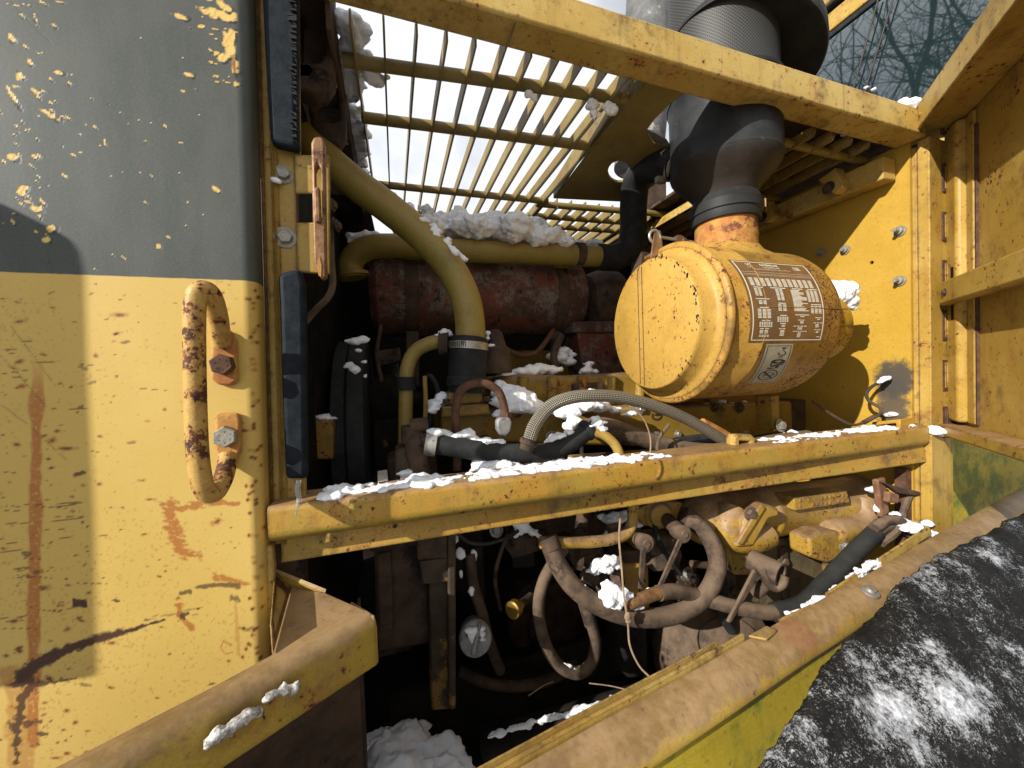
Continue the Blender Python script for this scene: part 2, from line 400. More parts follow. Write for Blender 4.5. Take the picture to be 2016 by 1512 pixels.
M_LABEL = plain('brown label', (.15, .075, .025), (.19, .10, .035), 30, .45, 0, .1, third=(.14, .08, .04))
M_STICK = plain('grey sticker', (.30, .27, .19), (.38, .34, .24), 40, .5, 0, .1)
M_INK = plain('black print', (.015, .014, .012), (.03, .027, .02), 80, .6)
k = NT('precleaner paint')
c = k.mix(k.ramp(k.noise(14, 8, .65), .4, .66), (.010, .011, .012), (.028, .030, .029))
zz = k.sep(k.pos)[2]
rr = k.ramp(k.math('ADD', zz, k.math('MULTIPLY', k.noise(40, 8, .7), .05)), .455, .42)
c = k.mix(k.math('MULTIPLY', rr, .45), c, (.045, .028, .018))
c = k.mix(k.ramp(k.noise(55, 9, .72), .64, .69), c, (.16, .06, .025))
k.bump(k.noise(200, 5), .25); M_PREC = k.done(c, .55, 0, .25)
k = NT('wire mesh screen')
p = k.sep(k.pos); at = k.math('ARCTAN2', k.math('SUBTRACT', p[1], .13), k.math('SUBTRACT', p[0], .69))
a1 = k.math('SINE', k.math('MULTIPLY', k.math('ADD', at, k.math('MULTIPLY', p[2], 9)), 110)); a2 = k.math('SINE', k.math('MULTIPLY', k.math('SUBTRACT', at, k.math('MULTIPLY', p[2], 9)), 110))
mm = k.math('MULTIPLY', k.math('ADD', a1, 1), k.math('ADD', a2, 1))
mk = k.ramp(mm, .8, 1.3); k.bump(mk, -1, .002)
M_MESH = k.done(k.mix(mk, (.055, .053, .048), (.006, .006, .006)), .6, .2)
k = NT('braided steel')
uvn = k.n('ShaderNodeUVMap').outputs[0]; q = k.sep(uvn)
a1 = k.math('SINE', k.math('MULTIPLY', k.math('ADD', q[0], q[1]), 2*math.pi)); a2 = k.math('SINE', k.math('MULTIPLY', k.math('SUBTRACT', q[0], q[1]), 2*math.pi))
br = k.math('ADD', k.math('MULTIPLY', k.math('MULTIPLY', a1, a2), .5), .5)
k.bump(br, .9, .002)
M_BRAID = k.done(k.mix(k.ramp(br, .15, .8), (.07, .06, .045), k.mix(k.noise(60, 5), (.30, .265, .20), (.42, .38, .30))), .42, .55)
k = NT('cab glass')
M_GLASS = k.done((.010, .022, .024), .02, 0, 1.0); k.b.inputs['IOR'].default_value = 2.1
k = NT('ice')
k.bump(k.noise(120, 3), .4); M_ICE = k.done((.85, .88, .92), .12, 0, .5); k.b.inputs['Transmission Weight'].default_value = .85; k.b.inputs['IOR'].default_value = 1.31
k = NT('cotton')
M_WEB = k.done(k.mix(k.ramp(k.noise(140, 8, .75), .42, .62), (.20, .17, .13), (.66, .65, .63)), .9)

# ------------------------------------------------------------------ ground, and bare trees the cab window mirrors
def ground():
    bm = bmesh.new(); n = 60; vs = {}
    for i in range(n+1):
        for j in range(n+1):
            f = lambda q: math.copysign(abs(q)**2.2, q)*120
            x, y = f(i/n*2-1), f(j/n*2-1)
            vs[i, j] = bm.verts.new((x, y, -1.55+.06*mnoise.noise(V((x*.6, y*.6, 0)))))
    for i in range(n):
        for j in range(n): bm.faces.new((vs[i, j], vs[i+1, j], vs[i+1, j+1], vs[i, j+1]))
    k = NT('trodden snow'); k.bump(k.noise(9, 8), .6, .03)
    mt = k.done(k.mix(k.ramp(k.noise(1.4, 8, .65), .38, .50), (.62, .64, .68), (.07, .05, .03)), .7)
    return obj('ground', bm, mt, loc=(0, 0, -1.55))
g = ground(); tag(g, 'snow covered ground with bare brown patches', None, kind='structure')

def tree_meshes(seed):
    rr = random.Random(seed); tr, bs = [], []
    def grow(p, d, r, l, lv):
        pts = [p]; q = p.copy(); n = 4
        for i in range(n):
            d = (d+V((rr.gauss(0, .16), rr.gauss(0, .16), rr.gauss(.05, .1)))).normalized(); q = q+d*l/n; pts.append(q.copy())
        rs = [r, r*.88, r*.76, r*.66, r*.58]
        b = tube(pts, rs, seg=8 if lv < 2 else 3, smooth=False); (tr if lv == 0 else bs).append(b)
        if lv >= 6: return
        for i in range(3):
            a = pts[4] if i < 2 else pts[rr.choice((2, 3))]
            sp = .55+.1*lv
            nd = (d+V((rr.gauss(0, sp), rr.gauss(0, sp), rr.gauss(.12, .3)))).normalized()
            grow(a, nd, r*(.62 if i == 0 else .5), l*rr.uniform(.62, .85), lv+1)
    grow(V((0, 0, 0)), V((0, 0, 1)), .20, 3.0, 0)
    a, b = join(tr), join(bs); out = []
    for nm, q in (('trunk', a), ('crown', b)):
        me = bpy.data.meshes.new(nm); q.to_mesh(me); q.free(); me.materials.append(M_BARK); out.append(me)
    return out
TM = [tree_meshes(s) for s in (3, 11)]
spots = [(-7.5, 3.2), (-7.2, 4.7), (-9.0, 5.8), (-9.2, 3.8), (-10.5, 6.8), (-8.0, 6.6), (-11, 4.6), (-12, 8.4), (-8.2, 2.2), (-12.5, 6.2)]
for i, (x, y) in enumerate(spots):
    t = thing('bare_tree', 'bare winter tree with forked branches mirrored in the cab window', 'tree', (x, y, -1.55), 'bare trees beside the machine')
    for me, nm in zip(TM[i % 2], ('trunk', 'crown')):
        o = bpy.data.objects.new(nm, me); COL.objects.link(o); o.parent = t
    t.rotation_euler.z = i*1.9; s = 1+.12*math.sin(i*2.3); t.scale = (s, s, s)

# ------------------------------------------------------------------ the big side panel with its grey band
def lattice(seed):
    return np.random.default_rng(seed).random((128, 128))
def vnoise(u, v, sc, seed=0):
    L = lattice(seed); x, y = u/sc, v/sc; i, j = np.floor(x).astype(int), np.floor(y).astype(int)
    fx, fy = x-i, y-j; fx = fx*fx*(3-2*fx); fy = fy*fy*(3-2*fy); i %= 127; j %= 127
    return (L[i, j]*(1-fx)+L[i+1, j]*fx)*(1-fy)+(L[i, j+1]*(1-fx)+L[i+1, j+1]*fx)*fy
def fbm(u, v, sc, seed=0, o=4):
    return sum(vnoise(u, v, sc/2**k, seed+k)*.5**k for k in range(o))/sum(.5**k for k in range(o))
def sm(x, a, b): t = np.clip((x-a)/(b-a), 0, 1); return t*t*(3-2*t)
def seg_dist(u, v, pts):
    """distance to a polyline and how far along it (0..1)"""
    best = np.full(u.shape, 1e9); along = np.zeros(u.shape); n = len(pts)-1
    for k in range(n):
        a, b = np.array(pts[k], float), np.array(pts[k+1], float); d = b-a
        t = np.clip(((u-a[0])*d[0]+(v-a[1])*d[1])/(d@d), 0, 1)
        q = np.hypot(u-a[0]-t*d[0], v-a[1]-t*d[1]); k2 = q < best
        best = np.where(k2, q, best); along = np.where(k2, (k+t)/n, along)
    return best, along
EDGE = lambda z: -.1474+.0178*z                                  # the panel's right edge leans a little
RB = .012
def panel():
    xs = np.concatenate([np.linspace(-.9, -.385, 6)[:-1], np.arange(-.385, -RB-.14, .0013)])
    zs = np.concatenate([[-.75], np.arange(-.46, .47, .0013), [.6, .8]])
    cols = []                                                    # (x offset from edge or None, y)
    nx = len(xs); arc = [(-RB+RB*math.sin(a), RB-RB*math.cos(a)) for a in np.linspace(0, math.pi/2, 7)]+[(0, .03)]
    X = np.empty((len(zs), nx+len(arc))); Y = np.zeros_like(X); Z = np.repeat(zs[:, None], X.shape[1], 1)
    e = EDGE(zs)
    w = np.clip((xs+.385)/(xs[-1]+.385), 0, 1)                   # slide the last columns to the leaning edge
    X[:, :nx] = xs[None, :]+(w**3)[None, :]*(e[:, None]-RB-.0013-xs[-1])
    for i, (dx, y) in enumerate(arc): X[:, nx+i] = e+dx; Y[:, nx+i] = y
    # slight waviness of sheet metal
    Y += (.0016*(fbm(X*900+900, Z*900+900, 260, 5, 2)-.5))
    co = np.stack([X, Y, Z], -1).reshape(-1, 3); H, Wd = X.shape
    idx = np.arange(H*Wd).reshape(H, Wd)
    f = np.stack([idx[:-1, :-1], idx[:-1, 1:], idx[1:, 1:], idx[1:, :-1]], -1).reshape(-1, 4)
    me = bpy.data.meshes.new('side_panel'); me.from_pydata(co.tolist(), [], f.tolist()); me.update()
    M = np.array([CR, CU, CF]); c = (co-np.array(CAM))@M.T
    u = 1008+FPX*c[:, 0]/np.maximum(c[:, 2], .02); v = 756-FPX*c[:, 1]/np.maximum(c[:, 2], .02)
    u = np.clip(u, -900, 900)+1000; v = np.clip(v, -600, 2200)+1000      # wear is laid out on the sheet in steps of about half a millimetre
    rust = np.zeros(u.shape); dark = np.zeros(u.shape); chip = np.zeros(u.shape); dull = np.zeros(u.shape)
    n4 = fbm(u, v, 9, 1); n16 = fbm(u, v, 40, 2); n60 = fbm(u, v, 120, 3, 5)
    def stroke(pts, w0, w1, arr, amt=1., rag=.9, nz=n4, soft=.25):
        d, t = seg_dist(u-1000, v-1000, pts); w = (w0+(w1-w0)*t)*(1+rag*(nz-.5)*2)
        np.maximum(arr, amt*sm(d/np.maximum(w, .3), 1+soft, 1-soft), out=arr)
    # long rust run and the dark gouge
    dr, tr_ = seg_dist(u-1000, v-1000, [(74, 705), (70, 1000), (66, 1300), (66, 1460)])
    rust += .95*sm(dr/(13+14*(n16-.5)), 1.2, .75)*np.clip(.55+1.1*n4, 0, 1)*sm(v-1000, 690, 800)
    stroke([(42, 1333), (70, 1308), (115, 1285), (180, 1262), (240, 1245)], 13, 7, dark, 1, .7)
    stroke([(240, 1245), (285, 1232), (325, 1220)], 5, 1.5, dark, 1, 1.1)
    stroke([(36, 1340), (60, 1345), (42, 1390), (36, 1430), (32, 1500)], 13, 5, dark, .9, 1.7)
    stroke([(20, 1430), (80, 1420)], 7, 4, dark, .8, 1.8); stroke([(60, 1350), (150, 1335)], 6, 1, dark, .9, 1.5)
    stroke([(25, 1345), (45, 1400), (40, 1512)], 30, 22, rust, .55, 1.3, n16)
    # brushed rust marks below the handle
    fib = fbm(u*.35+v*.15, v*1.0-u*.25, 5, 31, 3)
    stroke([(470, 992), (430, 988), (385, 994), (352, 1003)], 3, 9, rust, .9, 1.3, fib)
    stroke([(336, 1000), (340, 1035), (350, 1070), (365, 1090), (392, 1094)], 17, 8, rust, .95, 1.3, fib)
    stroke([(425, 1137), (450, 1142), (490, 1150)], 9, 3, rust, .9, 1.2, fib)
    stroke([(386, 1156), (430, 1152), (470, 1153)], 4, 4.5, dark, .8, 1.0); stroke([(356, 1168), (372, 1164)], 5, 4, dark, .8, 1.6)
    stroke([(350, 1182), (356, 1210), (375, 1237)], 6, 7, rust, .95, 1.3, fib); stroke([(360, 1215), (372, 1206)], 6, 5, dark, .9, 1.6)
    stroke([(455, 1270), (440, 1262), (434, 1275), (442, 1286), (458, 1285)], 2.2, 1.2, rust, .8, .7)
    stroke([(463, 1180), (466, 1230), (470, 1290)], 2, 5, rust, .45, 1.2); stroke([(455, 1178), (470, 1180)], 6, 5, dark, .7, 1.8)
    d = np.maximum(np.abs(u-1157)-14, np.abs(v-2187)-7); dark = np.maximum(dark, sm(d+9*(n4-.5), 2, -1))
    for cx, cy, s, k_ in [(30, 100, 0, 0)]: pass
    # random specks, denser low on the left
    r_ = random.Random(5)
    def blot(cx, cy, a, b, th, arr, amt=1., rag=1.4, halo=None):
        sel = np.where((np.abs(u-1000-cx) < 4*max(a, b)+6) & (np.abs(v-1000-cy) < 4*max(a, b)+6))[0]
        if not len(sel): return
        x, y = u[sel]-1000-cx, v[sel]-1000-cy; xx = x*math.cos(th)+y*math.sin(th); yy = -x*math.sin(th)+y*math.cos(th)
        q = np.hypot(xx/a, yy/b)+rag*(n4[sel]-.5)
        arr[sel] = np.maximum(arr[sel], amt*sm(q, 1.15, .8))
        if halo is not None: halo[sel] = np.maximum(halo[sel], .8*sm(q, 2.6, 1.))
    for _ in range(700):
        cx, cy = r_.uniform(0, 520), r_.uniform(560, 1510)
        if r_.random() > (.25+.75*max(0, 1-abs(cx-90)/190)*(cy > 690)): continue
        a = .7+abs(r_.gauss(0, 1.3))*(2.2 if r_.random() < .12 else 1); blot(cx, cy, a*r_.uniform(1, 3), a*r_.uniform(.6, 1), r_.choice((0, 0, .2, -.15, -.4)), dark, r_.uniform(.5, .95), 1.9, rust if r_.random() < .4 else None)
    for _ in range(60): cy = r_.uniform(560, 1300); blot(r_.gauss(500, 9), cy, 2.2, 2.6, 0, dark, .9, 1.3, rust)
    for _ in range(46):                                          # thin horizontal scratches
        cx, cy = abs(r_.gauss(60, 90)), r_.choice((r_.gauss(735, 25), r_.gauss(1080, 90), r_.gauss(1010, 80), r_.uniform(650, 1400)))
        L = r_.uniform(10, 45); blot(cx, cy, L, .8, r_.gauss(-.03, .06), dark, .75, .7, None)
    for p in ([(0, 795), (60, 840), (130, 905)], [(0, 700), (35, 735), (90, 800)], [(20, 640), (110, 760)], [(390, 1210), (300, 1213)], [(400, 1195), (290, 1220)]):
        stroke(p, 1.2, .8, dark, .5, 1.)
    sp = fbm(u, v, 4.5, 40, 2); rust = np.maximum(rust, .5*sm(sp+.35*(n60-.5)+.05*sm(v-1000, 900, 1400), .80, .88)*(v > 1550))
    # flaked patches of yellow on the grey band
    def flake(cx, cy, a, b, th):
        blot(cx, cy, a, b, th, chip, 1, 1.5); blot(cx+a*.7*math.cos(th)+1, cy+a*.7*math.sin(th)+1.5, a*.75, b*1.35, th, dark, 1, 1.3)
    for _ in range(66):
        cx, cy = abs(r_.gauss(0, 90)), r_.uniform(0, 470); a = 2+abs(r_.gauss(0, 4)); flake(cx, cy, a, a*r_.uniform(.18, .42), r_.gauss(.75, .25))
    for _ in range(34):
        cx, cy = 468-abs(r_.gauss(0, 70)), r_.uniform(0, 185); a = 2+abs(r_.gauss(0, 3.6)); flake(cx, cy, a, a*r_.uniform(.2, .45), r_.gauss(.3, .2))
    for _ in range(30):
        flake(r_.uniform(60, 480), r_.uniform(180, 530), r_.uniform(1.2, 4), r_.uniform(.7, 1.6), r_.gauss(.6, .4))
    for cx, cy, a, b, th in [(448, 80, 16, 9, 1.3), (452, 100, 14, 10, 1.5), (438, 112, 11, 7, .3), (460, 125, 5, 16, 0), (455, 70, 8, 14, .2), (420, 25, 26, 7, .3), (442, 12, 18, 6, .6), (445, 34, 16, 7, .2), (405, 22, 9, 4, .3), (356, 33, 17, 4, .3), (463, 165, 4, 5, 0), (460, 30, 6, 8, 0), (425, 372, 9, 4, .6), (46, 370, 9, 6, .1), (42, 378, 7, 6, .3), (100, 450, 9, 7, .4), (92, 472, 8, 5, .2), (72, 410, 11, 5, .2), (98, 226, 19, 4, .5), (25, 310, 12, 6, .3), (25, 190, 22, 3, 1.0), (36, 150, 4, 8, -.3), (22, 74, 9, 5, .9), (116, 143, 10, 4, .15), (70, 180, 10, 4, .5), (312, 485, 5, 4, 0)]:
        flake(cx, cy, a, b, th)
    stroke([(458, 110), (462, 140)], 6, 4, rust, .9, 1.2)
    stroke([(25, 5), (70, 55), (104, 88)], 1.5, .8, dark, .35, .6)
    dull = sm(fbm(u*.6+v*.3, v*.5, 160, 50, 5), .42, .66)
    at = me.color_attributes.new('wear', 'FLOAT_COLOR', 'POINT')
    at.data.foreach_set('color', np.stack([np.clip(rust, 0, 1), np.clip(dark, 0, 1), np.clip(chip, 0, 1), dull], -1).astype(np.float32).ravel())
    k = NT('side panel paint')
    a = k.n('ShaderNodeAttribute', attribute_name='wear'); s = k.n('ShaderNodeSeparateColor'); k.l(a.outputs['Color'], s.inputs[0])
    p = k.sep(k.pos)
    ye = k.mix(k.ramp(k.noise(5, 6), .35, .7), (.545, .370, .088), (.60, .415, .115))
    ye = k.mix(k.math('MULTIPLY', k.ramp(k.noise(330, 5, .7), .5, .72), .35), ye, (.42, .27, .05))
    ye = k.mix(k.math('MULTIPLY', a.outputs['Alpha'], .18), ye, (.48, .32, .07))
    gy = k.mix(k.ramp(k.noise(1, 7, .65, k.scale(k.pos, (30, 30, 9))), .35, .7), (.046, .053, .045), (.066, .071, .060))
    gy = k.mix(k.math('MULTIPLY', a.outputs['Alpha'], .55), gy, (.082, .084, .069))
    gy = k.mix(k.math('MULTIPLY', k.ramp(k.noise(420, 4, .7), .45, .7), .3), gy, (.12, .122, .104))
    gy = k.mix(s.outputs[2], k.mix(s.outputs[1], gy, (.018, .019, .018)), (.66, .45, .13))
    gy = k.mix(k.math('MULTIPLY', s.outputs[0], s.outputs[2]), gy, (.25, .09, .03))
    yy = k.mix(k.math('MULTIPLY', s.outputs[0], k.ramp(k.noise(240, 4), .2, .5)), ye, (.36, .13, .025))
    yy = k.mix(s.outputs[1], yy, k.mix(k.noise(120, 5), (.03, .018, .012), (.10, .04, .02)))
    band = k.ramp(k.math('ADD', p[2], k.math('MULTIPLY', k.math('SUBTRACT', k.noise(90, 4), .5), .0012)), .1163, .1177)
    col = k.mix(band, yy, gy)
    hgt = k.math('SUBTRACT', k.math('MULTIPLY', k.noise(300, 4), .35), k.math('ADD', s.outputs[1], k.math('MULTIPLY', s.outputs[2], .8)))
    k.bump(hgt, .2, .001)
    mt = k.done(col, k.mix(band, (.55,)*3, (.5,)*3), 0, .35)
    t = thing('body_panel', 'large pale yellow side panel with dark grey band and rust scratches', 'body panel', (-.35, 0, -.75))
    o = mobj('sheet', me, mt, t, smooth=True, ang=60)
    return t
PANEL = panel()

# jamb channel beside the panel
def zprofile(prof, z0, z1, lean=.0178, x0=-.1474, th=.003):
    bm = bmesh.new(); n = 30; rows = []
    full = prof+[(x, y+th) for x, y in prof[::-1]]
    for i in range(n+1):
        z = z0+(z1-z0)*i/n; rows.append([bm.verts.new((x0+lean*z+x, y, z)) for x, y in full])
    for a, b in zip(rows, rows[1:]):
        for j in range(len(full)): q = (j+1) % len(full); bm.faces.new((a[j], a[q], b[q], b[j]))
    bm.faces.new(rows[0][::-1]); bm.faces.new(rows[-1]); return bm
jamb = thing('door_jamb', 'narrow yellow door jamb beside the grey banded panel, bolts and rubber on it', 'door jamb', (-.12, .03, -.2))
obj('channel', zprofile([(.001, .026), (.003, .034), (.010, .034), (.014, .029), (.018, .034), (.036, .034), (.0365, .045)], -.20, .56), M_JAMB, jamb, bev=.0015)
obj('flange', yslab([(566, -60), (588, -60), (592, 300), (590, 380), (573, 380), (573, 438), (592, 438), (598, 700), (604, 1000), (571, 1000)], .0345, .004), M_JAMB, jamb, bev=.001)
bolt('bolt', PY(558, 344, .034), (.15, -1, .05), .0075, M_ZINC, jamb)
bolt('bolt', PY(562, 468, .034), (.1, -1, 0), .0085, M_ZINC, jamb, spin=.6)
for (pp, hh) in (([(512, -60), (584, -60), (586, 110), (585, 200), (588, 293), (566, 286), (531, 279), (526, 210), (519, 90)], 0), ([(545, 540), (560, 533), (590, 527), (600, 560), (604, 945), (585, 944), (561, 945), (553, 760), (549, 600)], 1)):
    nm = 'black rubber door seal hanging torn at the top of the jamb' if not hh else 'black rubber door seal strip on the lower jamb'
    t = thing('door_seal', nm, 'door seal', PY(pp[4][0], pp[4][1], .02))
    s = obj('strip', yslab(pp, .012, .018), M_SEAL, t, bev=.006, seg=3)
    if not hh:
        q = []
        for i in range(46):                                      # the torn ribbed back of the seal
            v = -50+i*7.2+random.uniform(-2.5, 2.5); x0 = 566+random.uniform(-3, 13)+(v > 60)*3; q.append(yslab([(x0, v), (583, v+2+3*math.sin(i*2.1)), (584, v+6), (x0+3, v+4)], .0095, .004))
        obj('torn_rib', join(q), M_RUBBER, t); t.children[-1]['kind'] = 'stuff'
        bm = bolt_bm(PY(526, 52, .012), (0, -1, 0), .001, washer=False); bm.free()
lp = thing('latch_plate', 'yellow latch plate with rusty slotted striker bar and square cutout', 'latch', PY(610, 540, .028))
obj('plate', yslab([(580, 303), (650, 305), (650, 540), (586, 536), (583, 437), (618, 437), (617, 380), (581, 380)], .027, .004), M_JAMB, lp, bev=.002)
slot = [(620, 335), (626, 322), (632, 335), (634, 430), (622, 430)]
obj('striker_bar', yslab([(612, 280), (617, 269), (634, 268), (639, 280), (643, 545), (634, 551), (629, 542), (617, 520)], .006, .012, [slot]), M_LATCH, lp, bev=.0025)
obj('slot_pin', yslab([(617, 372), (622, 366), (629, 368), (632, 437), (620, 437)], .002, .008), M_LATCH, lp, bev=.002)
obj('chipped_tip', yslab([(624, 520), (629, 505), (633, 522), (632, 546), (627, 542)], .0052, .001), M_RUSTO, lp)
for i, (u, v) in enumerate(((655, 404), (658, 440), (664, 445))): bolt('bolt', PY(u, v, .04), (1, -.3, 0), .005, M_BROWN, lp)
rod = obj('bent_rod', ptube([(649, 440, .05), (652, 510, .05), (655, 558, .052), (646, 585, .055), (620, 612, .06), (596, 640, .065)], 6.5), M_HOSE); tag(rod, 'thin bent rod hanging below the rusty latch bar', 'rod')

# side grab handle
h = thing('grab_handle', 'rusty yellow grab handle bolted to the side panel', 'grab handle', PY(440, 860, 0))
hp = [(437, 678, -.006), (435, 660, -.014), (428, 618, -.036), (415, 580, -.058), (396, 572, -.066), (384, 600, -.068), (383, 700, -.068), (385, 800, -.068), (390, 900, -.068), (401, 960, -.066), (420, 972, -.058), (437, 948, -.040), (446, 918, -.016), (448, 898, -.006)]
hb = ptube(hp, 18.5, seg=22, n=10, lump=.015)
obj('bar', hb, M_HANDLE, h)
for (u, v), mt, spin in (((441, 716), M_RUST, .2), ((447, 857), M_ZINC, .0)):
    pts = [(-27, -52), (-16, -66), (14, -66), (24, -45), (27, 34), (12, 44), (-12, 42), (-27, 30)] if v < 800 else [(-25, -38), (-14, -44), (22, -44), (27, -30), (27, 30), (10, 62), (-8, 62), (-25, 30)]
    f = obj('foot', yslab([(u+a, v+b) for a, b in pts], -.006, .006), M_RUSTO, h, bev=.003, seg=3)
    bolt('bolt', PY(u, v+2, -.006), (.02, -1, .03), .0118, mt, f, spin=spin, h=.009, washer=False)

# unseen slab added out left, shaped to throw the broad shade on the panel
t0 = .16/SUN.y
def back(u, v): return PY(u, v, 0)-SUN*t0
caster = thing('shadow_caster', 'unseen dark slab on an arm, added to shade the yellow panel', 'shadow caster', back(0, 1340))
pts = [back(*q) for q in ((-420, 1400), (194, 1332), (180, 900), (167, 540), (158, 500), (140, 470), (0, 398), (-420, 300))]
obj('caster_slab', slab(pts, -SUN*.06), M_GREYP, caster, bev=.004)
obj('arm', tube([pts[6]+V((-.1, -.02, 0)), pts[6]+V((-.12, .1, .12)), V((-1.3, 0, 1.1))], .012), M_GREYP, caster)

# ------------------------------------------------------------------ hood frame
def beam_z(x): return -.0236*x
B0 = .494
def xbeam(prof, x0, x1, n=40):
    bm = bmesh.new(); rows = []
    for i in range(n+1):
        x = x0+(x1-x0)*i/n; rows.append([bm.verts.new((x, y, z+beam_z(x))) for y, z in prof])
    for a, b in zip(rows, rows[1:]):
        for j in range(len(prof)): q = (j+1) % len(prof); bm.faces.new((a[j], a[q], b[q], b[j]))
    bm.faces.new(rows[0][::-1]); bm.faces.new(rows[-1]); return bm
hb = thing('hood_side_rail', 'weathered yellow hood rail crossing the top of the engine bay', 'hood rail', (.4, .0, .48))
obj('rail', xbeam([(0, B0), (0, B0+.053), (.052, B0+.053), (.052, B0+.030), (.050, B0)], -.32, 1.078), M_BEAM, hb, bev=.004)
# side wall of the hood on the left, dark radiator guard
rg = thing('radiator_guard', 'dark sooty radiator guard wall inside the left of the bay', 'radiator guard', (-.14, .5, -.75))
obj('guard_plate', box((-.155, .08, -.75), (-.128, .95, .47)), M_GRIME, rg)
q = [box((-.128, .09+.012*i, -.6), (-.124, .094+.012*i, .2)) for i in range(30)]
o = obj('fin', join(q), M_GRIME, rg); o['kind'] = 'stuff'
lf = thing('hood_end_plate', 'dark upright hood end plate along the left end of the grille', 'hood plate', (-.07, .4, .44))
obj('plate', slab([V((-.066, .052, .462)), V((-.066, .052, .53)), V((-.066, .74, .53)), V((-.066, .74, .462))], (.006, 0, 0)), M_BROWN, lf, bev=.001)
obj('top_cover', slab([V((-.30, .052, .52)), V((-.068, .052, .52)), V((-.068, .8, .52)), V((-.30, .8, .52))], (0, 0, .006)), M_BROWN, lf)
for i, (y, o_, hl) in enumerate(((.10, [(570, -40), (655, -40), (656, 150), (640, 176), (618, 182), (584, 172)], [(590, -20), (641, -20), (641, 105), (628, 122), (588, 122)]),
                                 (.19, [(600, 165), (678, 172), (680, 258), (664, 281), (616, 268)], [(622, 186), (668, 190), (668, 232), (656, 240), (624, 236)]))):
    t = obj('hinge_bracket', yslab(o_, y, .035, [hl]), M_BROWN, bev=.004); tag(t, ('upper', 'lower')[i]+' of two brown U shaped brackets hanging behind the rubber seal', 'bracket', 'hood hinge brackets')

# ------------------------------------------------------------------ grille
def zz(a, b): return 600+a/2.88, b/2.88
p1 = [(290, 340), (455, 350), (620, 365), (775, 385), (925, 400), (1075, 425), (1210, 455), (1350, 475), (1480, 490), (1610, 520), (1725, 545), (1835, 560)]
p3 = [(385, 1030), (480, 1045), (570, 1060), (665, 1075), (760, 1085), (850, 1095), (935, 1105), (1020, 1115), (1105, 1120), (1185, 1125), (1265, 1130), (1345, 1140)]
fr = [(325, 130), (493, 158), (655, 185), (810, 212), (965, 238), (1190, 100), (1255, 292), (1395, 315), (1528, 340), (1658, 362), (1785, 385), (1900, 395)]
gr = thing('hood_grille', 'yellow slatted grille over the engine, open to the sky', 'grille', (.2, .35, .49))
ZG = .5
SLX = []
for a, b, c in zip(p1, p3, fr):
    A, B, C_ = PZ(*zz(*a), ZG), PZ(*zz(*b), ZG), PZ(*zz(*c), ZG-.006)
    d = (B-A).normalized(); e = B+d*max(0, (.70-B.y)/d.y); s = A+d*((C_.y-A.y)/d.y); SLX.append((s, e))
    w = V((.0016, 0, 0)); up = V((0, 0, .028)); s = s-V((0, 0, .012)); e = e-V((0, 0, .012))
    obj('slat', slab([s-w, s-w+V((0, .012, 0))*0+up*.62, s-w+V((0, .006, 0))+up, e-w+up, e-w], (.0032, 0, 0)), M_GRILL, gr, bev=.0008, seg=1)
for (a, b), r in ((((676, 118), (1246, 197)), 12.5), (((712, 231), (1174, 289)), 10.5), (((735, 362), (1078, 396)), 7)):
    A, B = PZ(*a, ZG), PZ(*b, ZG); obj('cross_pipe', cyl(A, B, mpx(r, A), 20), M_GRILL, gr)
A = PZ(*zz(640, 1185), ZG); obj('cross_pipe', cyl(V((-.03, A.y+.03, ZG)), V((.46, A.y+.03, ZG)), .0075, 16), M_GRILL, gr)
g2 = thing('rear_grille', 'short yellow slatted grille section beyond the hood web plate', 'grille', (.65, .75, .49))
for i in range(11):
    x = .435+i*.047; s, e = V((x, .535, ZG-.012)), V((x-.0, .84, ZG-.012))
    obj('slat', slab([s, s+V((0, 0, .03)), e+V((0, 0, .03)), e], (.004, 0, 0)), M_GRILL, g2, bev=.0008, seg=1)
for y in (.545, .625, .70): obj('cross_pipe', cyl((.42, y, ZG), (.95, y-.03, ZG), .009, 16), M_GRILL, g2)
obj('back_bar', box((.30, .845, ZG-.05), (.98, .865, ZG-.005)), M_GRILL, g2, bev=.002)
# web plate with the cutout for the intake stack
wp = thing('hood_web_plate', 'yellow hood web plate cut round the black intake stack', 'hood plate', PZ(1200, 330, .49))
hole = [(1219+22*math.cos(a), 338+21*math.sin(a)) for a in np.linspace(0, 2*math.pi, 20)[:-1]]
obj('web', zslab([(1292, 128), (1440, 152), (1392, 162), (1352, 182), (1318, 206), (1288, 236), (1272, 258), (1286, 282), (1322, 288), (1330, 335), (1240, 398), (1092, 391)], .49, .006, [hole]), M_GRILL, wp, bev=.001)
a, b, c, d_ = PZ(1262, 142, .49), PZ(1092, 391, .49), PZ(1083, 388, .5), PZ(1246, 140, .5)
obj('web_lip', slab([a, b, b+V((0, 0, .045)), a+V((0, 0, .045))], (-.004, 0, 0)), M_GRILL, wp, bev=.001)
obj('tab', zslab([(1270, 255), (1290, 262), (1312, 276), (1322, 292), (1290, 282)], .487, .003), M_STEEL, wp)
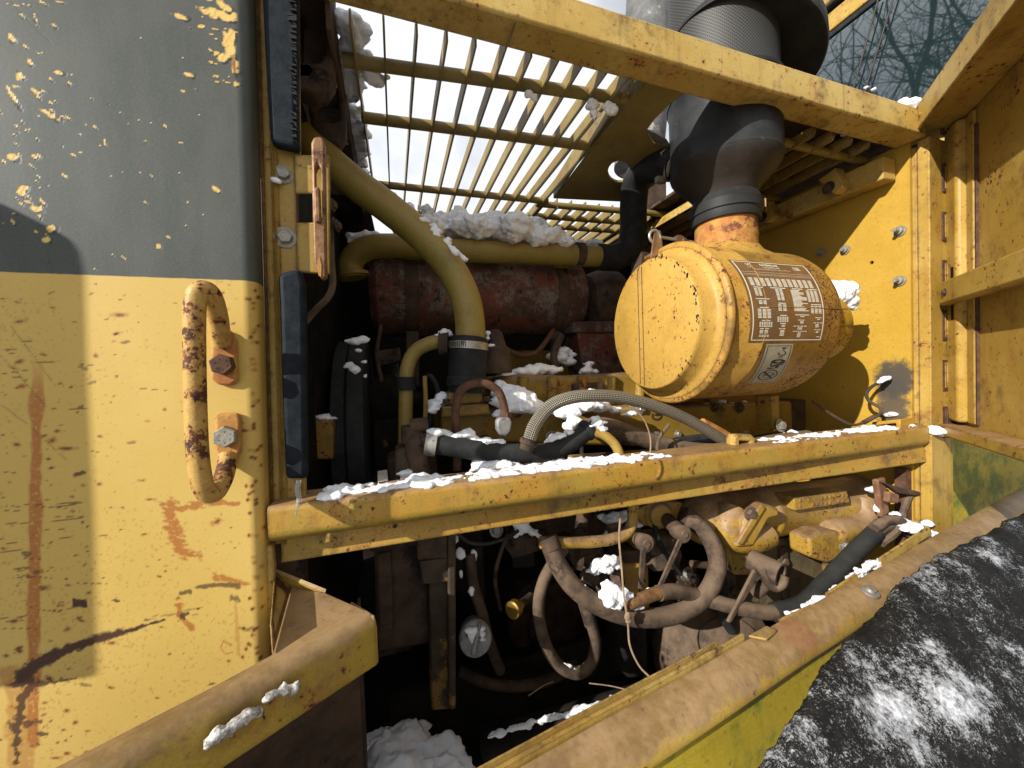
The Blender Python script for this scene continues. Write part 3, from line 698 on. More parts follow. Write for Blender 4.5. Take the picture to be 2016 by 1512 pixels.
# right louvres between the intake and the firewall
g3 = thing('right_louvre', 'yellow louvre slats beside the firewall, under the rail, snow on them', 'grille', (.95, .3, .44))
for i, x in enumerate((.83, .885, .94, .995)):
    s, e = V((x, .055, .462)), V((x, .62, .462)); obj('slat', slab([s, s+V((.012, 0, .03)), e+V((.012, 0, .03)), e], (.004, 0, 0)), M_BEAM, g3, bev=.0008, seg=1)
for y in (.10, .30): obj('cross_pipe', cyl((.80, y, .474), (1.06, y, .468), .009, 16), M_GRILL, g3)
obj('end_rail', box((1.035, .05, .40), (1.077, .75, .45)), M_BEAM, g3, bev=.003)
for y in (.13, .30): 
    obj('gusset', slab([V((1.034, y, .40)), V((1.034, y+.035, .45)), V((1.034, y-.005, .46)), V((1.034, y-.02, .41))], (-.028, 0, 0)), M_BEAM, g3, bev=.002)
    bolt('bolt', (1.005, y+.01, .42), (-1, 0, 0), .009, M_BROWN, g3)
dk = obj('hood_underside', box((.80, .056, .512), (1.46, .85, .520)), M_BROWN); tag(dk, 'dark hood sheet above the right louvre slats', 'hood plate')

# ------------------------------------------------------------------ firewall and hinge post
C1, C2 = PX(1760, 745, 1.08), PX(1757, 800, 1.08)
M_WALL2 = paint('firewall paint', (.42, .250, .028), (.475, .29, .042), .12, 60, grime=.12, edge=.15, streak=.12,
                marks=[(C1, (.05, .035, .042), 1, (.05, .045, .04), .93), (C2, (.05, .028, .075), 1, (.06, .052, .045), .9)])
fw = thing('firewall', 'flat yellow bulkhead on the right of the engine bay with studs and a burnt patch', 'bulkhead', (1.08, .5, -.5))
hole = PX(1716, 517, 1.08)
obj('sheet', slab([V((1.08, .028, -.6)), V((1.08, .028, .475)), V((1.08, .95, .475)), V((1.08, .95, -.6))], (.006, 0, 0), [[hole+V((0, .0042*math.cos(a), .0042*math.sin(a))) for a in np.linspace(0, 2*math.pi, 13)[:-1]]]), M_WALL2, fw)
for (u, v, L) in ((1772, 455, .022), (1772, 553, .02), (1664, 492, .014), (1616, 497, .012)):
    p = PX(u, v, 1.0795); s = obj('stud', join([lathe(p, (-1, 0, 0), [(0, .0115), (.002, .0115)], 20), lathe(p, (-1, 0, 0), [(.002, .0075), (.008, .0075), (.0085, .0042), (L, .0042)], 12)]), M_ZINC, fw)
post = thing('hinge_post', 'yellow hinge post with slotted knuckles between bulkhead and open door', 'hinge post', (1.13, 0, -.6))
obj('post', join([box((1.087, 0, -.62), (1.128, .02, .470)), box((1.087, .0201, -.60), (1.091, .03, .46))]), M_DOOR, post, bev=.003)
for v in (240, 352, 447, 542, 640, 738, 830):
    a, b = PY(1858, v-24, .001), PY(1879, v+24, .001)
    obj('knuckle_slot', join([box((a.x, -.0015, b.z), (b.x+.006, .004, a.z)), box((a.x+.004, -.003, b.z+.004), (b.x+.006, .003, a.z-.004))]), M_RUST if v == 830 else M_DOOR, post, bev=.0012)
    obj('knuckle_gap', box((a.x-.006, -.0007, b.z-.006), (b.x+.006, .004, a.z+.006)), M_RUST, post)
obj('hinge_strip', box((1.1285, .002, -.6), (1.16, .010, .468)), M_DOOR, post)
obj('post_return', box((1.1605, .002, -.6), (1.165, .1045, -.165)), M_GREEN, post)
lowb = obj('lower_body_side', box((1.1295, .105, -1.0), (2.2, .12, -.12)), M_GREEN); tag(lowb, 'mossy yellow lower body side below the open door', 'body panel')
obj('sill_post', box((1.06, .03, -.62), (1.0795, .05, -.235)), M_RUST, post)

# ------------------------------------------------------------------ the open door at the right
HX = V((1.168, -.002, 0)); DD = V((-.742, -.67, 0)).normalized(); DN = V((-.67, .742, 0)).normalized()
def dslab(t0, t1, z0, z1, n0, n1):
    p = lambda t, z, n: HX+DD*t+DN*n+V((0, 0, z))
    return slab([p(t0, z0, n0), p(t1, z0, n0), p(t1, z1, n0), p(t0, z1, n0)], DN*(n1-n0))
dr = thing('engine_door', 'open rusty yellow engine door with ribbed inner face, hinged at the right', 'door', HX+V((0, 0, -.15)))
obj('skin', dslab(0, 1.1, -.15, .52, -.006, -.003), M_DOOR, dr)
obj('stile', dslab(.005, .058, -.13, .49, -.0028, .018), M_DOOR, dr, bev=.007, seg=3)
obj('seam_strip', dslab(.0585, .083, -.13, .49, -.0028, .004), M_RUST if 0 else M_DOOR, dr, bev=.002)
obj('rusty_seam', dslab(.083, .088, -.13, .46, -.0028, .0015), M_RUST, dr)
a, b = .165, .225
obj('cross_rail', dslab(.046, 1.05, .115, .165, .0185, .040), M_DOOR, dr, bev=.006, seg=3)
obj('rail_hole', dslab(.036, .046, .085, .195, -.0027, .019), M_GRIME, dr)
bolt('bolt', HX+DD*.075+DN*.040+V((0, 0, .14)), DN, .005, M_BROWN, dr)
obj('bottom_flange', dslab(.0, 1.05, -.160, -.137, -.0028, .036), M_RAIL, dr, bev=.003)
obj('top_flange', join([dslab(-.03, 1.1, .494, .512, -.002, .075)]), M_DOOR, dr, bev=.002)
obj('top_lip', dslab(-.034, 1.1, .478, .528, .0755, .081), M_BEAM, dr, bev=.002)
for t in (.045, .10): bolt('bolt', HX+DD*t+DN*.081+V((0, 0, .500)), DN, .004, M_BEAM, dr, washer=False)

# ------------------------------------------------------------------ cab behind
cab = thing('cab', 'yellow cab corner with a dark window mirroring bare trees', 'cab', (1.6, .5, .5))
gx = 1.5
G = [PX(u, v, gx) for u, v in ((1592, 112), (1600, 300), (1960, 330), (1962, -60), (1810, -60))]
zt = G[0].z
G = [V((gx, .520, .42)), V((gx, .055, .42)), V((gx, .055, 1.30)), V((gx, .31, 1.30)), V((gx, .520, 1.135))]
G = [V((gx, .530, .66)), V((gx, .055, .66)), V((gx, .055, 1.14)), V((gx, .530, 1.14))]
wn_ = obj('window', slab(G, (.006, 0, 0)), M_GLASS, cab)
gk = [q.copy() for q in G]
def ring(y0, y1, z0, z1, w, x0, x1):
    o_ = [V((x0, y0, z0)), V((x0, y1, z0)), V((x0, y1, z1)), V((x0, y0, z1))]
    i_ = [V((x0, y0+w, z0+w)), V((x0, y1-w, z0+w)), V((x0, y1-w, z1-w)), V((x0, y0+w, z1-w))]
    return slab(o_, (x1-x0, 0, 0), [i_])
obj('window_gasket', ring(.043, .542, .645, 1.152, .016, gx-.008, gx+.012), M_RUBBER, wn_, bev=.003)
obj('window_frame', ring(-.02, .605, .59, 1.215, .060, gx-.012, gx+.03), M_BEAM, cab, bev=.004)
obj('drip_rail', box((gx-.03, -.02, 1.225), (gx+.03, .7, 1.236)), M_RUBBER, cab, bev=.003)
obj('roof_edge', box((gx-.03, -.05, 1.2365), (gx+.6, .8, 1.33)), M_BEAM, cab, bev=.008)
for dz in (0, .03):
    obj('wiper_arm', tube([V((gx-.012, .500-dz, .45)), V((gx-.013, .40-dz*1.3, .80)), V((gx-.012, .30-dz*1.6, 1.13))], .0025, seg=8), M_INK, cab)
obj('cab_wall', box((gx+.031, -.05, -.2), (gx+.05, .9, 1.22)), M_INK, cab)
obj('cab_front', box((gx-.01, -.05, .2), (gx+.03, 1.2, .589)), M_BROWN, cab)

# exhaust stack
st = thing('exhaust_stack', 'tall weathered grey exhaust pipe rising behind the grille', 'exhaust pipe', PY(1262, 330, 1.15))
A, B = PY(1285, -40, 1.15), PY(1256, 330, 1.15); r = mpx(47, A)
obj('pipe', lathe(B, A-B, [(0, r*.97), (.3, r), ((A-B).length*1.3, r)], 40, caps=True), M_STACK, st)

# ------------------------------------------------------------------ bottom rail of the opening
RX0, RX1 = -.145, 1.079
def rz(x): return -.1435+.006*(x-RX0)/(RX1-RX0)
def railprof(prof, x0, x1, dz=0, n=50, wob=.0012):
    bm = bmesh.new(); rows = []
    for i in range(n+1):
        x = x0+(x1-x0)*i/n; w = wob*mnoise.noise(V((x*6, 3.1, 0)))
        rows.append([bm.verts.new((x, y+w, z+rz(x)+dz)) for y, z in prof])
    for a, b in zip(rows, rows[1:]):
        for j in range(len(prof)): q = (j+1) % len(prof); bm.faces.new((a[j], a[q], b[q], b[j]))
    bm.faces.new(rows[0][::-1]); bm.faces.new(rows[-1]); return bm
br = thing('sill_rail', 'rusty yellow sill rail crossing the bay below the air cleaner', 'sill rail', (.47, .02, -.22))
obj('rail', railprof([(.0055, -.040), (.0025, -.0375), (.0008, -.034), (0, -.030), (0, -.028), (0, -.0075), (.0002, -.0055), (.0012, -.0025), (.0035, -.0004), (.006, 0), (.008, 0), (.060, 0), (.060, -.004), (.006, -.005), (.005, -.03), (.012, -.041), (.010, -.0435)], RX0, RX1), M_RAIL, br, smooth=True, ang=60)
bm = railprof([(.034, -.040), (.030, -.079), (.0335, -.080), (.038, -.040)], RX0+.004, RX1+.006)
for v in bm.verts: v.co.y -= .022*max(0, (v.co.x-.30)/.78)
obj('lower_flange', bm, M_RAIL, br, bev=.001)
obj('weld_bead', ptube([(1296, 905, -.001), (1300, 920, -.0015), (1297, 935, -.001), (1290, 942, -.001)], 3, seg=8), M_RAIL, br)
cl = obj('rail_clip', join([yslab([(1447, 862), (1452, 856), (1480, 856), (1487, 862), (1487, 886), (1478, 886), (1478, 868), (1456, 868), (1456, 886), (1447, 886)], .03, .02)]), M_BEAM, bev=.002); tag(cl, 'small yellow hose clip standing on the sill rail', 'clip')

# ------------------------------------------------------------------ air cleaner
AY, AZ, AR = .13, .09, .150
AX0, AX1, NX0 = .505, .80, .678
def apt(x, phi, r=AR): return V((x, AY-r*math.cos(phi), AZ+r*math.sin(phi)))
ac = thing('air_cleaner', 'big spotted yellow air cleaner drum with brown data plate', 'air cleaner', (.65, AY, AZ-AR))
obj('body', lathe((0, AY, AZ), (1, 0, 0), [(.536, .140), (.536, AR-.002), (.540, AR), (.60, AR), (.602, AR+.0012), (.604, AR), (.775, AR), (.79, AR-.004), (.80, AR-.014), (.806, AR-.034), (.807, .05)], 96), M_AC, ac, ang=50)
obj('clamp_band', lathe((0, AY, AZ), (1, 0, 0), [(.520, AR-.004), (.521, AR+.004), (.526, AR+.007), (.532, AR+.004), (.535, AR-.004)], 96), M_AC, ac, ang=60)
cap = obj('end_cap', lathe((0, AY, AZ), (1, 0, 0), [(.484, .02), (.484, .124), (.4855, .1262), (.492, .127), (.512, .131), (.517, .136), (.519, .147), (.5205, .147), (.5205, .10)], 96), M_ACCAP, ac, ang=50)
for y in (.150, .163):
    hh = math.sqrt(.121**2-(y-AY)**2); obj('crease', tube([V((.4838, y, AZ-hh)), V((.4838, y, AZ+hh))], .0009, seg=8), M_RUST, ac)
bm = bmesh.new(); rg0 = []
for k_, (rr_, lift) in enumerate(((.092, -.003), (.080, .0015), (.068, .006), (.060, .016))):
    ring_ = []
    for j in range(64):
        a_ = 2*math.pi*j/64; dx, dy = rr_*math.cos(a_), rr_*math.sin(a_)
        ring_.append(bm.verts.new((NX0+dx, AY+dy, AZ+math.sqrt(AR*AR-dy*dy)+lift)))
    if rg0:
        for j in range(64): bm.faces.new((rg0[j], rg0[(j+1) % 64], ring_[(j+1) % 64], ring_[j]))
    rg0 = ring_
obj('saddle', bm, M_AC, ac)
rc5 = random.Random(8); ch = []
for i in range(60):
    a_ = R(rc5.gauss(150, 38)) if i < 48 else R(rc5.uniform(0, 360)); r0 = rc5.gauss(.1235, .0018) if i < 48 else rc5.uniform(.02, .115)
    y_, z_ = AY+r0*math.cos(a_), AZ+r0*math.sin(a_); sz = rc5.uniform(.0012, .004); n_ = 7; ph = rc5.uniform(0, 6)
    ch.append(slab([V((.4836, y_+sz*rc5.uniform(.5, 1.1)*math.cos(ph+6.283*j/n_)*.6, z_+sz*rc5.uniform(.5, 1.2)*math.sin(ph+6.283*j/n_))) for j in range(n_)], (.0006, 0, 0)))
o = obj('paint_chip', join(ch), M_INK, ac, smooth=False); o['kind'] = 'stuff'
obj('seam', join([cyl(apt(.606, R(4), AR+.0002), apt(.80, R(4), AR+.0002), .0012, 8)]), M_AC, ac)
NX, NY = .678, .13
obj('neck', lathe((NX, NY, 0), (0, 0, 1), [(.232, .060), (.250, .0595), (.262, .0585), (.270, .060), (.274, .0585), (.30, .058), (.315, .058)], 48), M_RUSTO, ac)
obj('strap_end', join([tube([V((.520, .155, .262)), V((.522, .150, .250)), V((.512, .148, .236)), V((.492, .150, .225))], .004, seg=8), slab([V((.50, .142, .222)), V((.532, .142, .240)), V((.532, .15, .285)), V((.518, .15, .285))], (0, .004, 0))]), M_LATCH, ac, bev=.001)
ep = PY(1289, 466, .15); 
ring_ = [ep+V((.0125*math.cos(a), .004*math.sin(a)*0, .0125*math.sin(a))) for a in np.linspace(0, 2*math.pi, 22)]
eb = obj('eye_bolt', join([tube(ring_, .0032, seg=10, smooth=False, hollow=True), cyl(ep+V((.012, 0, 0)), PY(1395, 482, .15), .0032, 10), lathe(PY(1340, 474, .15), (1, 0, 0), [(0, .006), (.004, .006)], 6)]), M_STEEL, ac)
obj('lug', yslab([(1332, 488), (1334, 462), (1342, 462), (1366, 480), (1368, 492)], .145, .012), M_RUST, ac, bev=.001)
ol = lathe((.806, .075, .078), (1, 0, 0), [(-.02, .074), (.05, .071), (.062, .064), (.068, .05)], 40)
obj('outlet_stub', ol, paint('outlet paint', (.46, .27, .02), (.58, .36, .04), .5, 160, patch=.06, grime=.8, edge=0, bumpk=.9), ac)
# data plate wrapped on the drum
def wrap(co, r):                                                 # (x along drum, arc length upwards) -> on the drum
    return apt(co[0], co[1]/AR, r)
lx0, lx1, ly0, ly1 = .573, .737, R(-17.6)*AR, R(39)*AR
def tl(s, t):                                                    # plate fraction (0..1 from left, 0..1 from top)
    return (lx0-.010*(1-t)+s*(lx1-lx0+.008*(1-t)), ly1+(ly0-ly1)*t)
def curved(poly_uv, r, th=0, n=14):
    """a patch s0..s1 x t0..t1 of the plate"""
    s0, s1, t0_, t1_ = poly_uv; bm = bmesh.new(); ns, nt_ = max(1, int((s1-s0)*6)), max(1, int((t1_-t0_)*20))
    vs = [[bm.verts.new(wrap(tl(s0+(s1-s0)*i/ns, t0_+(t1_-t0_)*j/nt_), r)) for i in range(ns+1)] for j in range(nt_+1)]
    for j in range(nt_):
        for i in range(ns): bm.faces.new((vs[j][i], vs[j+1][i], vs[j+1][i+1], vs[j][i+1]))
    return bm
pl = obj('data_plate', curved((-.03, 1.03, -.02, 1.02), AR+.0006), M_LABEL, ac)
WL = AR+.0009; bits = []
def rect(s0, s1, t0_, t1_): bits.append(curved((s0, s1, t0_, t1_), WL))
for a in ((.0, 1., .0, .010), (0, 1, .99, 1.), (0, .014, .0101, .9899), (.986, 1, .0101, .9899), (.03, .97, .175, .178), (.03, .97, .205, .208), (.03, .97, .222, .224)): rect(*a)
def dash_block(s0, t0_, w, rows, pitch, fill=.62, sub=1, jag=0):
    for i in range(rows):
        for j in range(sub):
            a = s0+w*j/sub; b = a+w/sub*(.75 if sub > 1 else 1)
            b -= jag*random.random()*(b-a); rect(a, b, t0_+i*pitch, t0_+i*pitch+pitch*fill)
for j in range(12): dash_block(.06+j*.074, .265, .052, 7, .0155)
dash_block(.08, .385, .12, 1, .015); dash_block(.08, .405, .1, 6, .0155, sub=2)
dash_block(.30, .385, .21, 1, .015); dash_block(.36, .405, .11, 9, .0155, sub=2)
dash_block(.60, .385, .15, 1, .015); dash_block(.57, .405, .22, 18, .0145, jag=.5)
dash_block(.82, .385, .14, 1, .015); dash_block(.79, .405, .17, 10, .0145, sub=3)
dash_block(.07, .525, .18, 1, .014); dash_block(.10, .55, .12, 3, .0155, sub=2)
dash_block(.36, .57, .1, 1, .014); dash_block(.35, .59, .13, 5, .0155, sub=2)
dash_block(.10, .625, .12, 1, .014); dash_block(.07, .645, .19, 7, .0155, sub=3)
dash_block(.82, .575, .15, 1, .014); dash_block(.81, .595, .17, 6, .0155, sub=3)
dash_block(.37, .71, .09, 1, .014); dash_block(.33, .73, .16, 4, .0155, sub=5)
dash_block(.58, .70, .20, 1, .014); dash_block(.65, .72, .06, 1, .014); dash_block(.62, .76, .1, 1, .014, sub=3); dash_block(.65, .78, .05, 2, .014)
dash_block(.87, .73, .09, 1, .014); dash_block(.90, .75, .04, 1, .014); dash_block(.85, .79, .14, 1, .014, sub=3); dash_block(.88, .81, .05, 3, .014)
dash_block(.12, .77, .13, 1, .014, sub=2); dash_block(.09, .79, .18, 4, .0155, sub=6)
dash_block(.37, .80, .08, 1, .014); dash_block(.39, .82, .05, 2, .014); dash_block(.36, .86, .1, 1, .014, sub=2); dash_block(.38, .88, .06, 5, .0145)
dash_block(.56, .83, .2, 1, .014, sub=4); dash_block(.62, .85, .07, 2, .014); dash_block(.56, .89, .21, 1, .014, sub=6); dash_block(.63, .91, .05, 4, .0145)
dash_block(.10, .86, .14, 1, .014, sub=2); dash_block(.10, .88, .13, 3, .0145, sub=2); dash_block(.10, .935, .14, 2, .0145, sub=4)
dash_block(.87, .87, .1, 1, .014, sub=3); dash_block(.9, .89, .04, 2, .014); dash_block(.92, .955, .05, 1, .014)
o = obj('fine_print', join(bits), M_WHITE, pl); o['kind'] = 'stuff'
def text_bm(txt, size, fn, sx=1., bold=0., sub=.0008):
    cu = bpy.data.curves.new('t', 'FONT'); cu.body = txt; cu.size = size; cu.resolution_u = 3; cu.offset = bold
    to = bpy.data.objects.new('t', cu); COL.objects.link(to); bpy.context.view_layer.update()
    me = to.evaluated_get(bpy.context.evaluated_depsgraph_get()).to_mesh()
    bm = bmesh.new(); bm.from_mesh(me); to.to_mesh_clear(); bpy.data.objects.remove(to); bpy.data.curves.remove(cu)
    for v in bm.verts: v.co = fn(v.co.x*sx, v.co.y)
    return bm
PLW = lx1-lx0; PLH = ly1-ly0
def plate_text(txt, s, t, h, width=None, bold=0., r=WL+.0001):
    size = h*1.35; w = text_bm(txt, size, lambda a, b: V((a, b, 0))); mxx = max(v.co.x for v in w.verts); w.free()
    sx = width*PLW/mxx if width else 1.
    def fn(a, b):
        q = tl(s, t); return wrap((q[0]+a-.010*(b/PLH), q[1]+b), r)
    return text_bm(txt, size, fn, sx, bold)
tx = [plate_text('CAT', .15, .062, .0042, .075, .00022), plate_text('CATERPILLAR', .34, .062, .0042, .26, .00022),
      plate_text('CAT', .16, .105, .0042, .07), plate_text('CATERPILLAR', .36, .105, .0042, .24),
      plate_text('TRADEMARKS OF CATERPILLAR INC. PEORIA ILLINOIS U.S.A.', .22, .135, .0021, .52),
      plate_text('CE', .815, .098, .005, .05, .0003)]
obj('plate_lettering', join(tx), M_WHITE, pl, smooth=False)
fr_ = []
for a in ((.79, .88, .055, .060), (.79, .88, .103, .108), (.79, .797, .0601, .1029), (.873, .88, .0601, .1029)): fr_.append(curved(a, WL))
obj('plate_mark', join(fr_), M_WHITE, pl)
# warning sticker below the plate
sx0, sx1, sy0, sy1 = .613, .672, R(-52.2)*AR, R(-20.5)*AR
def st_(s, t): return (sx0+.014*t+s*(sx1-sx0+.006*t), sy1+(sy0-sy1)*t)
def spatch(fnpts, r):
    bm = bmesh.new(); vs = [bm.verts.new(wrap(st_(*p), r)) for p in fnpts]; bm.faces.new(vs); return bm
def sgrid(s0, s1, t0_, t1_, r):
    bs = []; n = max(1, int((t1_-t0_)*16))
    for j in range(n): bs.append(spatch([(s0, t0_+(t1_-t0_)*j/n), (s1, t0_+(t1_-t0_)*j/n), (s1, t0_+(t1_-t0_)*(j+1)/n), (s0, t0_+(t1_-t0_)*(j+1)/n)], r))
    return join(bs)
def sring(cs, ct, rs, rt, w, r, a0=0, a1=360, tilt=0, n=28):
    bs = []; A = [R(a0+(a1-a0)*i/n) for i in range(n+1)]
    f = lambda k, a: (cs+(rs*k)*math.cos(a)*math.cos(tilt)-(rs*k)*math.sin(a)*math.sin(tilt), ct+((rt*k)*math.cos(a)*math.sin(tilt)+(rt*k)*math.sin(a)*math.cos(tilt)))
    for i in range(n): bs.append(spatch([f(1, A[i]), f(1, A[i+1]), f(1-w, A[i+1]), f(1-w, A[i])], r))
    return join(bs)
ws_ = obj('warning_sticker', sgrid(-.04, 1.04, -.02, 1.02, AR+.0006), M_STICK, ac)
rr = AR+.0009; ink = [sgrid(.03, .97, .02, .028, rr), sgrid(.03, .97, .972, .98, rr), sgrid(.03, .05, .03, .97, rr), sgrid(.95, .97, .03, .97, rr)]
ink += [sring(.5, .76, .36, .165, .13, rr), spatch([(.24, .66), (.30, .64), (.77, .86), (.71, .88)], rr), sring(.52, .73, .2, .05, .25, rr), sring(.52, .73, .2, .13, .1, rr, 0, 180)]
ink += [sring(.62, .385, .28, .055, .55, rr), spatch([(.34, .39), (.40, .41), (.44, .53), (.38, .51)], rr), spatch([(.90, .39), (.84, .41), (.78, .48), (.84, .47)], rr), spatch([(.44, .49), (.62, .46), (.80, .43), (.80, .47), (.62, .50), (.44, .53)], rr), spatch([(.30, .53), (.44, .55), (.62, .56), (.44, .58), (.30, .57)], rr), spatch([(.62, .50), (.74, .49), (.70, .56), (.58, .56)], rr)]
ink += [sring(.66, .19, .16, .055, .3, rr, 300, 560), spatch([(.60, .06), (.78, .06), (.78, .085), (.60, .085)], rr), spatch([(.67, .085), (.71, .085), (.71, .14), (.67, .14)], rr), spatch([(.52, .27), (.72, .27), (.72, .285), (.52, .285)], rr)]
obj('sticker_print', join(ink), M_INK, ws_)

# ------------------------------------------------------------------ intake stack on top
ps = thing('intake_precleaner', 'black intake stack with mesh screen under a wide rain hood', 'intake stack', (NX, NY, .28))
obj('clamp', lathe((NX, NY, 0), (0, 0, 1), [(.300, .0595), (.300, .0640), (.306, .0655), (.316, .0655), (.318, .0685), (.336, .0685), (.339, .0655), (.346, .064), (.352, .060)], 64), M_GREYP, ps, ang=40)
p = V((NX, NY, .327))+V((.050, -.062, 0)); cdir = V((.62, -.78, 0)); tdir = V((.78, .62, 0))
cp = V((NX, NY, .327))+V((.62, -.78, 0)).normalized()*.069+V((.78, .62, 0))*.012
obj('clamp_lug', join([slab([cp+tdir*-.014+V((0, 0, -.009)), cp+tdir*.016+V((0, 0, -.009)), cp+tdir*.016+V((0, 0, .009)), cp+tdir*-.014+V((0, 0, .009))], cdir*.004), slab([cp+tdir*.012-cdir*.004+V((0, 0, -.010)), cp+tdir*.016-cdir*.004+V((0, 0, -.010)), cp+tdir*.016-cdir*.004+V((0, 0, .010)), cp+tdir*.012-cdir*.004+V((0, 0, .010))], -cdir*.018), lathe(cp-cdir*.004, -cdir, [(0, .0055), (.012, .0055), (.014, .004)], 6)]), M_LATCH, ps, bev=.001)
PR = .104
obj('shell', lathe((NX, NY, 0), (0, 0, 1), [(.345, .058), (.360, .062), (.372, .071), (.385, .084), (.400, .097), (.409, PR-.001), (.413, PR), (.416, PR+.001), (.42, PR), (.545, PR), (.550, PR+.002), (.556, PR+.002)], 80), M_PREC, ps, ang=30)
obj('rim_bead', lathe((NX, NY, 0), (0, 0, 1), [(.554, PR+.001), (.556, PR+.004), (.562, PR+.004), (.564, PR+.001)], 80), M_GREYP, ps)
obj('screen', lathe((NX, NY, 0), (0, 0, 1), [(.556, PR-.004), (.80, PR-.004)], 80), M_MESH, ps)
ht = R(20); hax = V((math.sin(ht), .0, math.cos(ht)))
obj('rain_hood', lathe(V((NX+.040, NY, .632))-hax*0, hax, [(.016, .03), (.012, .105), (.003, .142), (-.001, .149), (-.001, .151), (.004, .1525), (.032, .146), (.067, .108), (.08, .05), (.082, .01)], 80), M_GREYP, ps, ang=60)
t = ptube([(1178, 506, .40), (1208, 507, .40), (1236, 492, .395), (1246, 455, .38), (1247, 405, .36), (1252, 362, .335), (1270, 335, .29), (1300, 325, .235), (1330, 324, .20)], 26, seg=20, n=8)
hh = obj('intake_hose', t, M_RUBBER); tag(hh, 'black rubber elbow hose rising from the yellow cross pipe to the intake stack', 'hose')
bm = join([lathe(PY(1300, 330, .225), (1, -.45, .0), [(0, .0345), (.012, .0345)], 32, caps=False), box(PY(1296, 356, .20), PY(1296, 356, .20)+V((.014, .012, .012)))])
hc = obj('hose_clamp', bm, M_STEEL); tag(hc, 'steel hose clamp where the black elbow meets the intake stack', 'hose clamp')

# ------------------------------------------------------------------ behind: muffler, cross pipe, far side
mu = thing('muffler', 'rust red muffler drum lying across the engine under the cross pipe', 'muffler', (.25, .55, .1))
a, b = PY(738, 580, .55), PY(1128, 578, .55); mr = mpx(79, PY(930, 580, .55)); mz = PY(930, 583, .55).z
obj('drum', lathe((0, .55, mz), (1, 0, 0), [(a.x-.01, .03), (a.x-.01, mr-.02), (a.x, mr-.006), (a.x+.008, mr), (b.x-.02, mr), (b.x-.005, mr-.008), (b.x+.004, mr-.03), (b.x+.006, .03)], 56), M_MUF, mu)
for u in (812, 1112):
    x = PY(u, 580, .55-mr).x; obj('strap', lathe((0, .55, mz), (1, 0, 0), [(x-.016, mr-.002), (x-.016, mr+.003), (x+.016, mr+.003), (x+.016, mr-.002)], 56, caps=False), M_BROWN, mu)
    obj('strap_lug', box((x-.02, .55-mr-.004, mz+mr*.55), (x+.02, .55-mr*.55, mz+mr*.80)), M_JAMB, mu, bev=.003)
    obj('mount', slab([V((x-.016, .50, mz-mr*.7)), V((x+.016, .50, mz-mr*.7)), V((x+.012, .50, -.02)), V((x-.020, .50, -.02))], (0, .012, 0)), M_BROWNY if u < 900 else M_BROWN, mu, bev=.002)
rp_ = thing('rear_column', 'dark sooty column and sheet behind the black elbow hose', 'column', PY(1285, 640, .62))
obj('column', yslab([(1262, 338), (1312, 330), (1316, 640), (1262, 645)], .60, .06), M_BROWN, rp_, bev=.004)
obj('back_sheet', yslab([(1090, 518), (1262, 500), (1262, 645), (1090, 640)], .72, .01), M_GRIME, rp_)
obj('back_sheet', yslab([(1316, 470), (1420, 470), (1420, 560), (1316, 640)], .72, .01), M_GRIME, rp_)
fs_ = obj('fan_shroud', yslab([(640, 300), (704, 330), (720, 372), (742, 470), (745, 905), (660, 1010)], .66, .02), M_GRIME); tag(fs_, 'black fan shroud sheet behind the pulley', 'shroud')
tb = obj('turbo_housing', lathe((b.x+.03, .56, mz-.01), (1, 0, 0), [(0, .05), (.01, .085), (.05, .1), (.11, .10), (.13, .08), (.16, .05)], 36), M_BROWN); tag(tb, 'dark round turbo housing to the right of the muffler', 'turbo')
cpipe = thing('cross_pipe', 'yellow pipe lying across above the muffler, heaped with snow', 'pipe', PY(930, 500, .42))
obj('pipe', ptube([(696, 548, .45), (690, 520, .45), (712, 494, .44), (765, 484, .43), (900, 493, .42), (1060, 500, .41), (1190, 506, .40)], 23, seg=24, n=10), M_OLIVE, cpipe)
obj('flange', lathe(PY(696, 538, .45), PY(696, 548, .45)-PY(690, 520, .45), [(0, .034), (.008, .034)], 28), M_OLIVE, cpipe)
x0 = PY(1133, 500, .40); obj('band', lathe(x0, PY(1150, 501, .40)-x0, [(0, .0295), (.020, .0295)], 28), M_BROWN, cpipe)
cp2 = thing('coolant_pipe', 'fat curved yellow coolant pipe coming down from the upper left', 'pipe', PY(930, 700, .18))
obj('pipe', ptube([(600, 268, .215), (650, 320, .21), (705, 366, .205), (765, 410, .20), (828, 462, .195), (880, 518, .19), (912, 575, .185), (924, 625, .18), (927, 680, .18)], 30, seg=28, n=10), M_OLIVE, cp2)
A, B = PY(924, 664, .18), PY(918, 770, .18)
cpl = obj('coupling', lathe(A, B-A, [(0, .029), (.001, .033), (.012, .0345), (.055, .0345), (.072, .0335), (.076, .0365), (.088, .0365), (.090, .033), (.1, .032)], 36), M_RUBBER, cp2, ang=30)
obj('clamp', lathe(A+(B-A).normalized()*.010, B-A, [(0, .0355), (.013, .0355)], 36, caps=False), M_STEEL, cp2)
sl = []
for i in range(24):
    a = R(200+i*6); ax_, u_, w_ = frame_of(B-A); c = A+(B-A).normalized()*.0165+(u_*math.cos(a)+w_*math.sin(a))*.0357
    sl.append(box(c-V((.0005, .0005, .004)), c+V((.0005, .0005, .004))))
o = obj('clamp_slot', join(sl), M_INK, cp2); o['kind'] = 'stuff'
